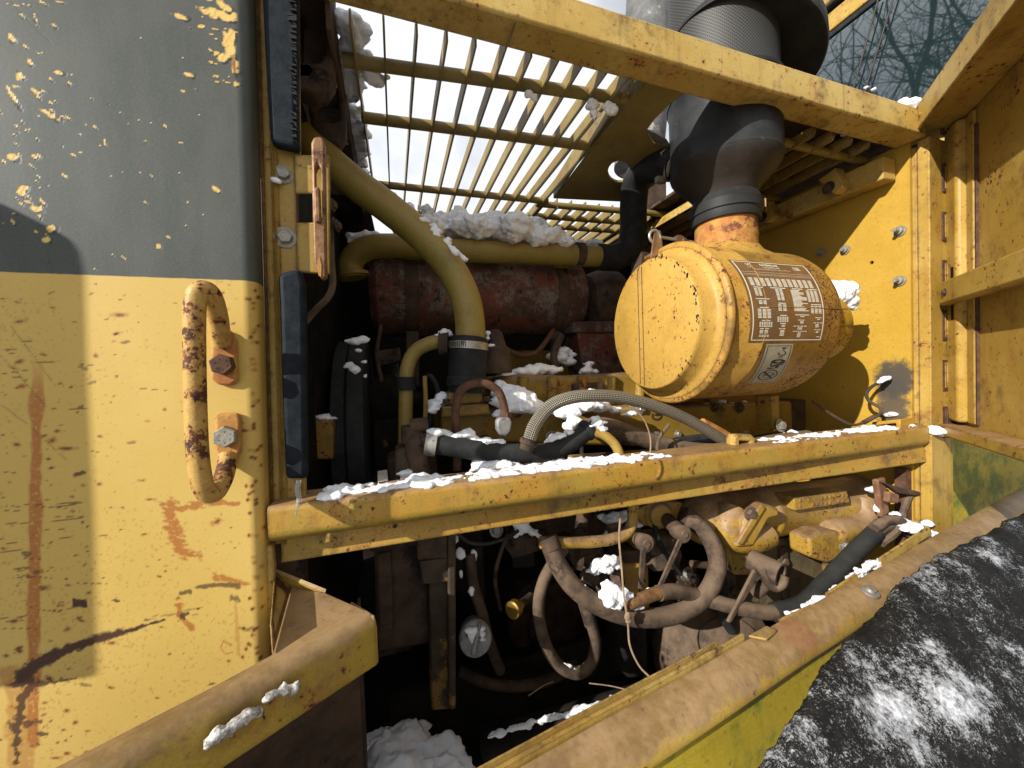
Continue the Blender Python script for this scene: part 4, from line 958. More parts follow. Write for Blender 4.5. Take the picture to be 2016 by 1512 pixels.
# small elbow with vertical pipe
se = thing('bypass_pipe', 'thin yellow elbow pipe beside the black coupling', 'pipe', PY(800, 860, .22))
obj('pipe', ptube([(884, 672, .20), (850, 675, .21), (818, 692, .22), (802, 725, .22), (799, 780, .22), (798, 880, .22)], 14, seg=18), M_OLIVE, se)
obj('cuff', cyl(PY(799, 742, .22), PY(799, 768, .22), .0185, 24), M_RUBBER, se)
obj('collar', cyl(PY(866, 676, .205), PY(884, 676, .20), .021, 24), M_BROWN, se)
al = thing('alternator', 'dark round alternator with bracket bits right of the fan pulley', 'alternator', PY(765, 880, .38))
obj('housing', lathe(PY(752, 790, .40), (1, -.25, 0), [(-.02, .03), (-.012, .055), (0, .060), (.03, .060), (.034, .052), (.06, .052), (.064, .03), (.09, .012)], 30), M_GRIME, al, ang=30)
obj('bracket', join([yslab([(742, 690), (788, 684), (790, 712), (744, 722)], .38, .03), yslab([(772, 712), (786, 712), (788, 900), (774, 900)], .39, .02)]), M_BROWN, al, bev=.003)
obj('bracket_foot', yslab([(735, 830), (790, 826), (790, 920), (735, 930)], .31, .05), M_GRIME, al, bev=.004)
# fan pulley
fp = thing('fan_pulley', 'big black fan pulley seen edge on, flecked with snow', 'pulley', (-.078, .42, -.35))
obj('rim', lathe((-.110, .42, -.125), (1, 0, 0), [(0, .12), (0, .205), (.003, .212), (.024, .214), (.026, .209), (.029, .214), (.056, .213), (.060, .206), (.060, .12)], 90), M_RUBBER, fp, ang=40)
obj('hub', lathe((-.125, .42, -.125), (1, 0, 0), [(0, .04), (.02, .119), (.07, .119), (.085, .05)], 40), M_GRIME, fp)
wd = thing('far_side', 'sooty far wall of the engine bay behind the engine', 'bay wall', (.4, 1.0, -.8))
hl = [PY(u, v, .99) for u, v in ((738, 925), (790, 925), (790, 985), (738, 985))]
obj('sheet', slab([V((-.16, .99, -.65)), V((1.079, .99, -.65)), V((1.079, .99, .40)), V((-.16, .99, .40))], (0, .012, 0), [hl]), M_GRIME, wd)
obj('yellow_patch', yslab([(980, 690), (1260, 690), (1260, 745), (980, 745)], .96, .01), M_ENGY, wd)

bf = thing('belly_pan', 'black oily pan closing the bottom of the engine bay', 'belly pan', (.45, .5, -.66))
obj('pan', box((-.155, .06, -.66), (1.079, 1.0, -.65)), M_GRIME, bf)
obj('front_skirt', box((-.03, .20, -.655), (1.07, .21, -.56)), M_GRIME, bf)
# ------------------------------------------------------------------ engine top
en = thing('engine', 'grimy engine block with yellow valve cover filling the bay', 'engine', (.4, .5, -.7))
obj('block', slab([PY(795, 1000, .42), PY(800, 900, .42), PY(1600, 840, .42), V((1.06, .42, -.12)), V((1.06, .42, -.64)), V((.03, .42, -.64))], (0, .35, 0)), M_GRIME, en, bev=.01)
vc = yslab([(975, 742), (1040, 736), (1120, 740), (1250, 732), (1500, 730), (1520, 800), (1330, 800), (1000, 806), (968, 790)], .27, .16)
obj('valve_cover', vc, M_ENGY, en, bev=.012, seg=3)
for u in (1030, 1088, 1146, 1204, 1262, 1330, 1400): obj('cover_rib', cyl(PY(u, 742, .268), PY(u-4, 802, .268), .012, 16), M_ENGY, en)
obj('head', yslab([(868, 812), (1130, 806), (1300, 800), (1560, 790), (1562, 870), (1300, 880), (1120, 876), (1010, 872), (868, 866)], .20, .16), M_ENGY, en, bev=.006)
obj('water_outlet', join([yslab([(872, 800), (962, 794), (966, 816), (870, 824)], .165, .07), yslab([(884, 772), (948, 770), (955, 794), (880, 799)], .172, .05)]), M_ENGY, en, bev=.004)
for u, v in ((880, 796), (957, 790), (1120, 795)): bolt('bolt', PY(u, v, .175), (0, 0, 1), .0075, M_BROWN, en, h=.008)
obj('thermostat_cap', lathe(PY(976, 735, .26), (0, 0, 1), [(0, .034), (.05, .032), (.056, .024), (.085, .016), (.09, .01)], 24), M_BROWN, en)
obj('exhaust_manifold', join([yslab([(1135, 640), (1270, 640), (1270, 740), (1150, 740)], .46, .1), yslab([(1128, 632), (1260, 632), (1260, 655), (1128, 655)], .45, .12)]), M_MUF, en, bev=.006)
obj('rocker_casting', join([yslab([(1318, 798), (1500, 790), (1506, 858), (1330, 872)], .235, .12), yslab([(1525, 792), (1588, 786), (1588, 846), (1530, 852)], .24, .1)]), M_BROWN, en, bev=.006)
for u, v in ((1400, 830), (1350, 838), (1430, 836), (1302, 838)): bolt('bolt', PY(u, v, .234), (0, -1, 0), .009, M_BROWN, en)
# lifting ring and bits behind the braided hose
rg_ = [PY(1292+9*math.cos(a), 818+8*math.sin(a), .2) for a in np.linspace(0, 2*math.pi, 16)]
lr = obj('spring_ring', tube(rg_, .0022, seg=8, smooth=False, hollow=True), M_BROWN); tag(lr, 'small rusty spring ring under the braided hose', 'ring')
rb2 = random.Random(5)
for i in range(26):
    u = rb2.uniform(880, 1540); v = rb2.choice((812, 866))+rb2.uniform(-3, 3)-(u-880)*.02
    bolt('bolt', PY(u, v, .199), (0, -1, .1), rb2.uniform(.006, .009), rb2.choice((M_BROWN, M_ENGY, M_STEEL)), en, spin=rb2.uniform(0, 1))
for i, q in enumerate(([(750, 640, .40), (742, 700, .38), (752, 760, .36), (745, 820, .36), (760, 880, .30)], [(828, 760, .25), (846, 740, .22), (862, 770, .2), (850, 810, .2), (838, 860, .18)], [(1105, 660, .40), (1090, 700, .38), (1098, 740, .34), (1080, 770, .30)], [(1000, 690, .36), (1030, 700, .36), (1060, 690, .37), (1090, 650, .42)], [(1330, 870, .18), (1400, 862, .17), (1470, 868, .16), (1540, 858, .15), (1590, 866, .16)])):
    obj('hard_line', ptube(q, (4, 5, 8, 5, 9)[i], seg=8), (M_BROWN, M_RUBBER, M_BROWN, M_RUST, M_RUBBER)[i], en)
obj('turbo_oil_flange', yslab([(1128, 755), (1190, 752), (1194, 772), (1130, 776)], .26, .03), M_BROWN, en, bev=.004)
obj('front_cover', yslab([(760, 905), (860, 880), (866, 1010), (770, 1020)], .24, .15), M_BROWNY, en, bev=.008)
obj('side_shelf', yslab([(1140, 905), (1300, 893), (1480, 880), (1480, 905), (1300, 920), (1140, 935)], .13, .05), M_BROWNY, en, bev=.003)
# arched brown tube with a silver end
at_ = thing('arch_tube', 'rusty brown tube bent in an arch with a silver end fitting', 'fuel line', PY(945, 900, .13))
obj('tube', ptube([(900, 925, .13), (899, 860, .13), (897, 810, .13), (905, 772, .13), (930, 756, .13), (958, 756, .13), (982, 772, .13), (993, 805, .13), (996, 832, .13)], 8.5, seg=14), M_RUST, at_)
obj('end_fitting', yslab([(978, 828), (986, 822), (1004, 822), (1009, 832), (1006, 850), (996, 862), (986, 858), (979, 846)], .118, .016), M_ALU, at_, bev=.003)
obj('end_nut', cyl(PY(996, 812, .13), PY(996, 828, .13), .0105, 6), M_RUST, at_)
# front hose with clamp and pump housing
fh = thing('coolant_hose', 'thick black hose dusted with snow running along above the sill rail', 'hose', PY(1000, 890, .09))
hs = [(838, 872, .10), (880, 878, .095), (950, 888, .09), (1030, 893, .085), (1090, 888, .085), (1130, 868, .09), (1158, 845, .095)]
obj('hose', ptube(hs, 19, seg=20, lump=.03), M_RUBBER, fh)
a, b = PY(838, 872, .10), PY(862, 875, .097)
obj('clamp', lathe(a, b-a, [(0, .0192), (.017, .0192)], 28, caps=False), M_STEEL, fh)
obj('joint', lathe(PY(1150, 852, .094), PY(1165, 838, .096)-PY(1150, 852, .094), [(0, .0175), (.003, .019), (.012, .019), (.014, .017)], 24), M_RUBBER, fh)
obj('stub', join([cyl(PY(1038, 896, .088), PY(1036, 935, .088), .0125, 16), cyl(PY(1037, 912, .088), PY(1037, 918, .088), .0145, 16), cyl(PY(1037, 925, .088), PY(1036, 931, .088), .0145, 16)]), M_BROWN, fh)
rh = obj('return_hose', ptube([(1156, 842, .11), (1195, 840, .12), (1250, 858, .12), (1310, 877, .115), (1380, 889, .10), (1450, 886, .09), (1520, 872, .09), (1590, 862, .10)], 17, seg=18), M_HOSE); tag(rh, 'dusty brown hose sagging behind the sill rail under the braided hose', 'hose')
wpmp = thing('water_pump', 'mossy brown pump fitting at the left end of the thick black hose', 'pump', PY(815, 960, .1))
obj('housing', join([yslab([(778, 886), (830, 876), (838, 930), (834, 962), (775, 962)], .10, .06)]), M_BROWNY, wpmp, bev=.006)
obj('elbow', ptube([(842, 872, .10), (826, 872, .10), (816, 884, .098), (824, 910, .098), (832, 950, .098)], 19, seg=18), M_BROWN, wpmp)
obj('top_boss', join([cyl(PY(815, 838, .12), PY(815, 870, .12), .02, 18), cyl(PY(808, 840, .11), PY(842, 836, .11), .012, 12)]), M_BROWN, wpmp)
bt = obj('dipstick_tube', ptube([(836, 740, .17), (838, 790, .17), (836, 840, .17)], 4.5, seg=10), M_ENGY); tag(bt, 'thin upright yellow tube left of the coupling', 'tube')
# braided hose: tube with a UV weave
def braided(pts, r, seg=20, n=24):
    P_ = spline(pts, n); bm = tube(P_, r, seg, smooth=False); uvl = bm.loops.layers.uv.new('UVMap')
    L = [0]
    for a, b in zip(P_, P_[1:]): L.append(L[-1]+(b-a).length)
    bm.verts.index_update()
    for f in bm.faces:
        vs = [l.vert.index for l in f.loops]; wrapd = max(i % seg for i in vs)-min(i % seg for i in vs) > seg/2
        for l in f.loops:
            i, j = divmod(l.vert.index, seg); jj = j+seg if wrapd and j < seg/2 else j
            l[uvl].uv = (L[min(i, len(L)-1)]/.0062, jj/seg*10)
    return bm
bp = [PY(*q) for q in ((1040, 872, .055), (1052, 838, .055), (1078, 804, .055), (1115, 785, .055), (1165, 779, .056), (1225, 783, .06), (1290, 800, .064), (1350, 824, .068), (1405, 855, .07), (1452, 886, .07))]
bh = thing('braided_hose', 'braided steel hose arching over the snow above the sill rail', 'hose', bp[0])
obj('braid', braided(bp, mpx(12.5, bp[4])), M_BRAID, bh)
obj('end_collar', lathe(bp[0], bp[0]-bp[1], [(-.006, .0115), (-.004, .014), (.002, .014), (.004, .0115), (.012, .010)], 20), M_BROWN, bh)
rr_ = obj('rusty_rod', ptube([(1382, 832, .10), (1420, 852, .10), (1458, 876, .095)], 9, seg=12), M_RUSTO); tag(rr_, 'short rusty rod lying beside the braided hose end', 'rod')
ye = obj('drain_elbow', ptube([(1168, 850, .085), (1188, 856, .082), (1208, 872, .08), (1220, 895, .078), (1226, 930, .075)], 9.5, seg=14, lump=.06), M_JAMB); tag(ye, 'short chipped yellow elbow pipe dipping behind the sill rail', 'pipe')
for i, q in enumerate(([(1240, 800, .05), (1262, 818, .05), (1275, 842, .05), (1281, 870, .05), (1279, 905, .045)], [(1318, 835, .08), (1300, 860, .08), (1294, 880, .08), (1296, 905, .075)])):
    w = obj('wire', ptube(q, 1.6 if i == 0 else 3.2, seg=6), M_WIRE if i == 0 else M_HOSE); tag(w, ('hair thin rusty wire dangling in front of the braided hose', 'thin grey cable loop beside the dangling rusty wire')[i], 'wire')
# bracket and pipes under the air cleaner, bulkhead wiring
bk = thing('air_cleaner_bracket', 'yellow bracket leg below the air cleaner drum with a bolt at its foot', 'bracket', PY(1535, 850, .14))
obj('leg', yslab([(1518, 780), (1534, 778), (1536, 846), (1524, 850)], .12, .04), M_ENGY, bk, bev=.002)
bolt('bolt', PY(1536, 838, .115), (.1, -1, .2), .0095, M_ZINC, bk)
wi = obj('bulkhead_wire', join([ptube([(1744, 748, .066), (1718, 760, .078), (1706, 775, .082), (1712, 790, .075), (1733, 803, .06), (1735, 812, .055)], 3.0, seg=8), ptube([(1735, 812, .055), (1722, 822, .055), (1700, 832, .06), (1676, 836, .07), (1640, 818, .09), (1600, 790, .11)], 2.6, seg=8), cyl(PY(1722, 820, .055), PY(1700, 832, .06), .005, 8)]), M_BROWN)
tag(wi, 'looped brown wire with connector coming out of the burnt patch', 'wire')
sh = obj('bulkhead_shelf', xslab([(1745, 828), (1802, 822), (1802, 842), (1794, 842), (1792, 830), (1752, 834), (1750, 852), (1744, 852)], 1.075, -.05), M_WALL, bev=.002); tag(sh, 'small yellow shelf bracket under the burnt patch, snow on top', 'bracket')

# ------------------------------------------------------------------ below the sill rail
lo = thing('lower_engine', 'dark oily lower engine below the sill rail with a flaking upright post', 'engine', PY(870, 1400, .15))
obj('side_plate', yslab([(736, 1072), (802, 1058), (838, 1062), (848, 1268), (742, 1286)], .15, .10), M_BROWN, lo, bev=.005)
obj('plate_ledge', yslab([(728, 1072), (800, 1055), (800, 1075), (730, 1088)], .135, .1), M_BROWN, lo, bev=.003)
obj('plate_rib', yslab([(742, 1090), (770, 1086), (776, 1240), (746, 1246)], .143, .0075), M_BROWN, lo, bev=.003)
obj('post', yslab([(842, 1035), (898, 1030), (896, 1396), (850, 1400)], .115, .035), M_BROWNY, lo, bev=.003)
obj('post_flange', yslab([(882, 1030), (898, 1030), (898, 1398), (884, 1398)], .095, .02), M_BROWNY, lo, bev=.003)
obj('post_cap', yslab([(820, 1040), (882, 1036), (882, 1100), (822, 1104)], .10, .015), M_BROWN, lo, bev=.003)
obj('post_shoe', yslab([(826, 1106), (884, 1098), (884, 1146), (866, 1148), (862, 1152), (832, 1150)], .103, .012), M_BROWNY, lo, bev=.003)
obj('foot_bracket', yslab([(734, 1262), (842, 1248), (842, 1262), (800, 1284), (735, 1300)], .17, .03), M_BROWN, lo, bev=.004)
bolt('bolt', PY(809, 1246, .165), (.05, -1, 0), .0095, M_STEEL, lo)
obj('accessory', yslab([(886, 1046), (950, 1040), (958, 1180), (930, 1190), (892, 1160)], .155, .05), M_GRIME, lo, bev=.005)
obj('accessory_pipe', ptube([(925, 1090, .15), (932, 1150, .14), (950, 1210, .13), (962, 1260, .14), (985, 1320, .16)], 11, seg=14), M_BROWN, lo)
obj('sump', yslab([(900, 1120), (1260, 1080), (1300, 1240), (1280, 1420), (900, 1440)], .40, .1), M_GRIME, lo, bev=.01)
obj('serial_plate', yslab([(1009, 1092), (1053, 1088), (1053, 1116), (1010, 1119)], .30, .004), M_GREYP, lo, bev=.001)
obj('pump_boss', join([cyl(PY(1012, 1072, .14), PY(1040, 1066, .16), .024, 6), cyl(PY(1040, 1066, .16), PY(1070, 1060, .2), .02, 18)]), M_BROWN, lo, bev=.002)
obj('injection_pump', yslab([(1000, 1020), (1420, 980), (1420, 1050), (1240, 1060), (1000, 1075)], .24, .12), M_BROWN, lo, bev=.01)
for u in (1060, 1150, 1305, 1345): obj('pump_stud', cyl(PY(u, 1000, .22), PY(u-6, 1045, .21), .014, 12), M_BROWN, lo)
bolt('bolt', PY(977, 1044, .2), (0, -1, .3), .009, M_STEEL, lo)
obj('round_housing', lathe(PY(1415, 1290, .13), (-.15, -1, .25), [(-.04, .13), (.0, .13), (.006, .122), (.012, .122), (.03, .085), (.034, .085), (.05, .04)], 48), M_HOSE, lo, ang=30)
obj('side_casting', yslab([(1500, 1072), (1600, 1050), (1650, 1060), (1640, 1120), (1610, 1178), (1560, 1210), (1480, 1218), (1470, 1180)], .10, .08), plain('olive casting', (.085, .065, .035), (.13, .095, .05), 30, .8, 0, .8, third=(.05, .035, .02), spec=.2), lo, bev=.008)
obj('brown_block', yslab([(1330, 1120), (1372, 1112), (1376, 1205), (1340, 1215)], .17, .05), M_BROWN, lo, bev=.004)
obj('pipe_stub', cyl(PY(1362, 1110, .10), PY(1396, 1113, .10), .007, 10), M_BROWN, lo)
obj('cross_tube', ptube([(955, 1470, .1), (1080, 1432, .06), (1180, 1402, .04), (1280, 1372, .02)], 27, seg=18), M_GRIME, lo)
# injection lines, bolts, flanges and plugs that crowd the block
for i in range(6):
    u0 = 1050+i*62
    w = obj('injection_line', ptube([(u0, 1012, .225), (u0-6, 985, .205), (u0+8, 950, .19), (u0+30, 915, .18), (u0+26+8*i, 880, .185)], 4.2, seg=8), M_BROWN, lo)
    obj('line_nut', cyl(PY(u0, 1016, .225), PY(u0-1, 1002, .218), .0085, 6), M_ZINC if i % 3 == 0 else M_BROWN, lo)
rb_ = random.Random(31)
for i in range(34):
    u, v = rb_.choice([(rb_.uniform(905, 1300), rb_.uniform(1090, 1400)), (rb_.uniform(1000, 1420), rb_.uniform(1000, 1055)), (rb_.uniform(1290, 1480), rb_.uniform(1070, 1230))])
    bolt('bolt', PY(u, v, .238 if v < 1060 else .396 if u < 1300 else .16), (rb_.gauss(0, .1), -1, rb_.gauss(0, .1)), rb_.uniform(.007, .011), rb_.choice((M_BROWN, M_BROWN, M_HOSE, M_STEEL)), lo, spin=rb_.uniform(0, 1))
obj('crank_pulley', lathe(PY(640, 1180, .30), (1, 0, 0), [(-.03, .10), (-.028, .118), (-.016, .12), (-.014, .104), (-.008, .104), (-.006, .12), (.01, .12), (.012, .1), (.03, .06), (.05, .03)], 48), M_GRIME, lo, ang=30)
obj('belt', lathe(PY(640, 1180, .30), (1, 0, 0), [(-.015, .1205), (-.0065, .1205)], 48, caps=False), M_RUBBER, lo)
obj('flange_cover', lathe(PY(1085, 1215, .36), (0, -1, 0), [(-.05, .11), (0, .11), (.004, .105), (.012, .105), (.016, .07), (.03, .066), (.032, .02)], 40), M_BROWN, lo, ang=30)
for i in range(8):
    a_ = i*math.pi/4; bolt('bolt', PY(1085, 1215, .36)+V((.095*math.cos(a_), -.012, .095*math.sin(a_))), (0, -1, 0), .008, M_BROWN, lo)
obj('drain_pipe', ptube([(905, 1320, .2), (960, 1345, .18), (1030, 1350, .17), (1100, 1330, .18), (1140, 1290, .22)], 10, seg=12), M_BROWN, lo)
obj('fuel_line', ptube([(1000, 1052, .14), (985, 1090, .13), (975, 1140, .14), (985, 1200, .18)], 4, seg=8), M_BROWN, lo)
obj('fuel_line', ptube([(1065, 1060, .16), (1080, 1100, .17), (1120, 1120, .18), (1180, 1105, .17)], 4.5, seg=8), M_RUST, lo)
obj('wire_loom', ptube([(900, 1050, .11), (925, 1068, .11), (960, 1070, .115), (1000, 1058, .12), (1020, 1045, .13)], 3.5, seg=8), M_INK, lo)
obj('wire_loom', ptube([(1300, 1000, .15), (1290, 1040, .12), (1310, 1090, .12), (1340, 1130, .13)], 5, seg=8), M_RUBBER, lo)
obj('lift_pump', join([lathe(PY(1150, 1085, .17), (0, -1, .2), [(-.03, .03), (0, .032), (.004, .036), (.010, .036), (.014, .030), (.03, .024), (.034, .01)], 28), cyl(PY(1140, 1040, .18), PY(1148, 1075, .17), .012, 12)]), M_BROWN, lo)
obj('boss_row', yslab([(1250, 1062), (1330, 1058), (1334, 1078), (1254, 1084)], .14, .05), M_DUSTY, lo, bev=.004)
obj('starter_body', lathe(PY(1300, 1250, .24), (1, -.15, .1), [(0, .02), (.004, .05), (.09, .052), (.094, .058), (.11, .058), (.114, .03)], 32), M_BROWN, lo, ang=30)
for i, (u, v) in enumerate(((1352, 1160), (1366, 1140), (1345, 1195))): bolt('bolt', PY(u, v, .166), (0, -1, 0), .009, M_BROWN, lo)
bolt('bolt', PY(1541, 1106, .098), (0, -1, .1), .0095, M_HOSE, lo); bolt('bolt', PY(1570, 1190, .098), (0, -1, .1), .009, M_BROWN, lo)
obj('cast_rib', yslab([(1538, 1080), (1552, 1076), (1560, 1200), (1546, 1206)], .092, .02), M_BROWN, lo, bev=.003)
obj('valve_body', yslab([(1282, 1064), (1332, 1060), (1346, 1092), (1338, 1124), (1288, 1128)], .135, .06), M_HOSE, lo, bev=.006)
obj('pump_flange', join([lathe(PY(1296, 1012, .13), (-.2, -1, .1), [(-.03, .03), (0, .03), (.004, .024), (.016, .022)], 24), yslab([(1252, 1008), (1290, 985), (1345, 990), (1330, 1030), (1270, 1036)], .135, .03)]), M_DUSTY, lo, bev=.003)
obj('banjo', join([cyl(PY(1205, 1030, .13), PY(1212, 1056, .12), .012, 12), cyl(PY(1196, 1040, .12), PY(1222, 1036, .12), .007, 10)]), M_HOSE, lo)
obj('hose_branch', ptube([(1416, 1120, .10), (1424, 1160, .09), (1420, 1205, .09), (1440, 1240, .1)], 10, seg=12), M_RUBBER, lo)
obj('bracket_plate', yslab([(1420, 1090), (1446, 1086), (1452, 1180), (1430, 1186)], .105, .008), M_HOSE, lo, bev=.002)
bolt('bolt', PY(1436, 1112, .104), (0, -1, 0), .008, M_BROWN, lo); bolt('bolt', PY(1440, 1160, .104), (0, -1, 0), .008, M_BROWN, lo)
# oil filler cap
fc = thing('filler_cap', 'round oil filler cap with a raised grip, frosted white with snow', 'filler cap', PY(935, 1260, .12))
c0 = PY(936, 1256, .10); ax = V((-.10, -.93, .36)).normalized()
obj('cap', lathe(c0, ax, [(-.06, .021), (-.012, .022), (-.010, .0265), (.003, .0265), (.006, .0245), (.007, .012)], 40), M_ALU, fc, ang=30)
e_ = V((.35, .28, .9)).normalized(); e_ = (e_-ax*e_.dot(ax)).normalized(); f_ = ax.cross(e_)
obj('grip', slab([c0+ax*.008+e_*a+f_*b for a, b in ((-.020, -.0045), (.026, -.003), (.026, .003), (-.020, .0045))], ax*.011), M_ALU, fc, bev=.003)
rr3 = random.Random(2); 
bl = [(936+20*math.cos(a)*k_, 1257+26*math.sin(a)*k_, .092, 7, .5) for a, k_ in [(rr3.uniform(2.2, 6.6), rr3.uniform(.3, 1)) for _ in range(16)]]
o = snow('', bl, fc, vox=.003, amp=.006); o['kind'] = 'stuff'
# brass plug
bpz = thing('brass_plug', 'small shiny brass plug on a stub in the dark', 'plug', PY(1022, 1210, .12))
c0 = PY(1016, 1196, .12); ax = V((-.75, -.6, .1)).normalized()
obj('plug', lathe(c0, ax, [(-.012, .009), (.0, .009), (.0005, .0145), (.012, .0145), (.014, .012)], 28), M_BRASS, bpz); obj('stub', cyl(c0-ax*.05, c0-ax*.010, .007, 14), M_BROWN, bpz)
# yellow filter with its letter, dark filter under it
yf = thing('fuel_filter', 'yellow fuel filter canister with a black letter, half behind snow', 'filter', PY(1222, 1205, .2))
fc0 = PY(1232, 1140, .2); fr0 = mpx(42, fc0)
obj('canister', lathe((fc0.x, fc0.y, 0), (0, 0, 1), [(PY(0+1222, 1205, .2).z, fr0-.006), (PY(1222, 1200, .2).z, fr0), (PY(1222, 1092, .2).z, fr0), (PY(1222, 1086, .2).z, fr0-.008)], 40), M_ACCAP, yf)
obj('filter_head', join([lathe((fc0.x, fc0.y, 0), (0, 0, 1), [(PY(1222, 1088, .2).z, fr0+.003), (PY(1222, 1066, .2).z, fr0+.003), (PY(1222, 1064, .2).z, fr0-.01)], 24)]), M_BROWN, yf)
cl_ = PY(1251, 1162, .2-.0)
def onf(a, b):
    th = (a+.004)/fr0; return V((fc0.x+math.sin(th)*(fr0+.0006)*1.0, fc0.y-math.cos(th)*(fr0+.0006), PY(1250, 1168, .17).z+b))
lt = text_bm('C', .050, lambda a, b: onf(a*.62-.006, b), 1, .0012)
obj('letter', lt, M_INK, yf, smooth=False)
df = obj('dark_filter', lathe((PY(1232, 1250, .18).x, .18, 0), (0, 0, 1), [(PY(1232, 1312, .18).z, .01), (PY(1232, 1308, .18).z, .035), (PY(1232, 1296, .18).z, .041), (PY(1232, 1205, .18).z, .041), (PY(1232, 1200, .18).z, .03)], 36), M_GRIME); tag(df, 'black oily canister hanging below the yellow fuel filter', 'filter')
vb = thing('valve_block', 'small grey valve block under the bright snow beside the yellow filter', 'valve', PY(1190, 1150, .1))
obj('block', yslab([(1168, 1130), (1215, 1122), (1228, 1140), (1222, 1178), (1190, 1182)], .11, .05), M_HOSE, vb, bev=.004)
obj('nut', cyl(PY(1150, 1130, .11), PY(1172, 1142, .11), .012, 6), M_HOSE, vb); obj('nut', cyl(PY(1210, 1124, .10), PY(1216, 1150, .10), .014, 6), M_HOSE, vb)
obj('cone', cyl(PY(1158, 1085, .15), PY(1166, 1112, .15), .022, 20), M_HOSE, vb)
# oil cooler with brackets
oc = thing('oil_cooler', 'dusty yellow oil cooler cylinder under the right end of the sill rail', 'oil cooler', PY(1580, 1050, .1))
a, b = PY(1400, 1020, .13), PY(1712, 980, .13); axc = b-a; L = axc.length; cr = mpx(50, PY(1580, 1000, .13))*.93
obj('cylinder', lathe(a, axc, [(-.07, .02), (-.06, cr-.02), (-.03, cr-.004), (0, cr), (.12, cr), (.125, cr+.003), (.135, cr+.003), (.14, cr), (L-.06, cr), (L-.05, cr+.005), (L-.02, cr+.005), (L, cr-.006), (L+.02, cr-.025), (L+.022, .01)], 48), M_DUSTY, oc, ang=45)
pp = [PY(u, v, .065) for u, v in ((1563, 980), (1668, 966), (1674, 990), (1566, 1006))]
obj('name_plate', slab(pp, (0, .04, 0)), M_DUSTY, oc, bev=.002)
tx = []
for i, (t_, u, v, w) in enumerate((('5J 0712', 1572, 1000, 60), ('3208', 1640, 990, 22))):
    A = PY(u, v, .0645); B = PY(u+100, v-13, .0645); ex = (B-A).normalized()
    pass
rr4 = random.Random(4); dl = []
for row, v0 in enumerate((985, 996)):
    for i in range(11):
        if rr4.random() < .2: continue
        u = 1576+i*8.4; A = PY(u, v0-(i*1.05), .0646); dl.append(box(A-V((.0028, .0016, .003)), A+V((.0010, .0006, .003))))
o = obj('cast_relief', join(dl), M_DUSTY, oc); o['kind'] = 'stuff'
obj('inlet_elbow', ptube([(1440, 1000, .09), (1432, 1040, .08), (1452, 1058, .075), (1480, 1062, .075), (1506, 1052, .08)], 27, seg=22, lump=.05), M_DUSTY, oc)
obj('clamp_bar', yslab([(1468, 1022), (1500, 990), (1534, 1000), (1536, 1018), (1514, 1024), (1484, 1078), (1450, 1078), (1462, 1056)], .045, .02), M_DUSTY, oc, bev=.006)
obj('clamp_strap', yslab([(1500, 992), (1508, 1000), (1462, 1074), (1452, 1070)], .040, .006), M_DUSTY, oc, bev=.002)
bolt('bolt', PY(1477, 1011, .046), (-.1, -1, .1), .009, M_HOSE, oc)
obj('foot_cast', yslab([(1430, 1072), (1500, 1066), (1502, 1090), (1480, 1134), (1448, 1134)], .09, .05), M_DUSTY, oc, bev=.006)
obj('outlet_elbow', ptube([(1700, 985, .09), (1700, 1020, .08), (1680, 1040, .075), (1640, 1046, .07), (1634, 1062, .07)], 25, seg=22, lump=.05), M_DUSTY, oc)
obj('outlet_flange', yslab([(1594, 1060), (1612, 1048), (1660, 1046), (1674, 1054), (1674, 1096), (1630, 1110), (1596, 1098)], .045, .045), M_DUSTY, oc, bev=.006)
bolt('bolt', PY(1662, 1075, .044), (-.1, -1, .1), .0085, M_STEEL, oc); bolt('bolt', PY(1628, 1104, .06), (0, 0, -1), .008, M_HOSE, oc)
obj('drop_pipe', cyl(PY(1636, 1108, .08), PY(1640, 1150, .09), .017, 18), M_DUSTY, oc)
sh_ = thing('broken_clamp', 'dusty open pipe clamp jutting out under the oil cooler', 'pipe clamp', PY(1512, 1150, .02))
a, b = PY(1478, 1102, .05), PY(1538, 1132, .0)
bm = lathe(a, b-a, [(0, .019), ((b-a).length, .021), ((b-a).length, .0165), (0.01, .0150)], 28, caps=False)
obj('sleeve', bm, M_HOSE, sh_); obj('jaw', ptube([(1500, 1122, .015), (1510, 1146, .01), (1526, 1158, .005), (1541, 1150, .0), (1546, 1134, .0)], [.016][0]*480, seg=12, lump=.1), M_HOSE, sh_)
obj('stub', cyl(PY(1508, 1148, .03), PY(1488, 1168, .05), .011, 14), M_HOSE, sh_)
lk = obj('link_rod', slab([PY(1486, 1122, .02), PY(1498, 1130, .02), PY(1440, 1228, .0), (PY(1433, 1226, .0))], (0, .006, 0)), M_HOSE, bev=.002); tag(lk, 'flat tapered link rod hanging under the open pipe clamp', 'link rod')
# links with washer ends
for i, (c_, e0, nm) in enumerate((((1268, 1068), (1262, 1160), 'grey flat dipstick strap with a round end in front of the yellow filter'), ((1342, 1050), (1300, 1156), 'slanting flat strap from the second round boss to the rusty sleeve'))):
    t = thing('strap_link', nm, 'link', PY(*e0, .06), 'flat straps with round ends')
    c0 = PY(*c_, .06); obj('eye', join([lathe(c0, (-.1, -1, .1), [(-.02, .012), (0, .0155), (.006, .0155), (.0075, .012)], 24), lathe(c0, (-.1, -1, .1), [(.0076, .0065), (.010, .006)], 12)]), M_HOSE, t)
    if i: obj('boss', cyl(PY(1310, 1020, .12), c0, .0135, 18), M_BROWN, t)
    w_ = [PY(c_[0]-5, c_[1]+12, .052), PY(c_[0]+5, c_[1]+12, .052), PY(e0[0]+5, e0[1], .055), PY(e0[0]-4, e0[1], .055)]
    obj('strap', slab(w_, (0, .004, 0)), M_HOSE, t, bev=.001)
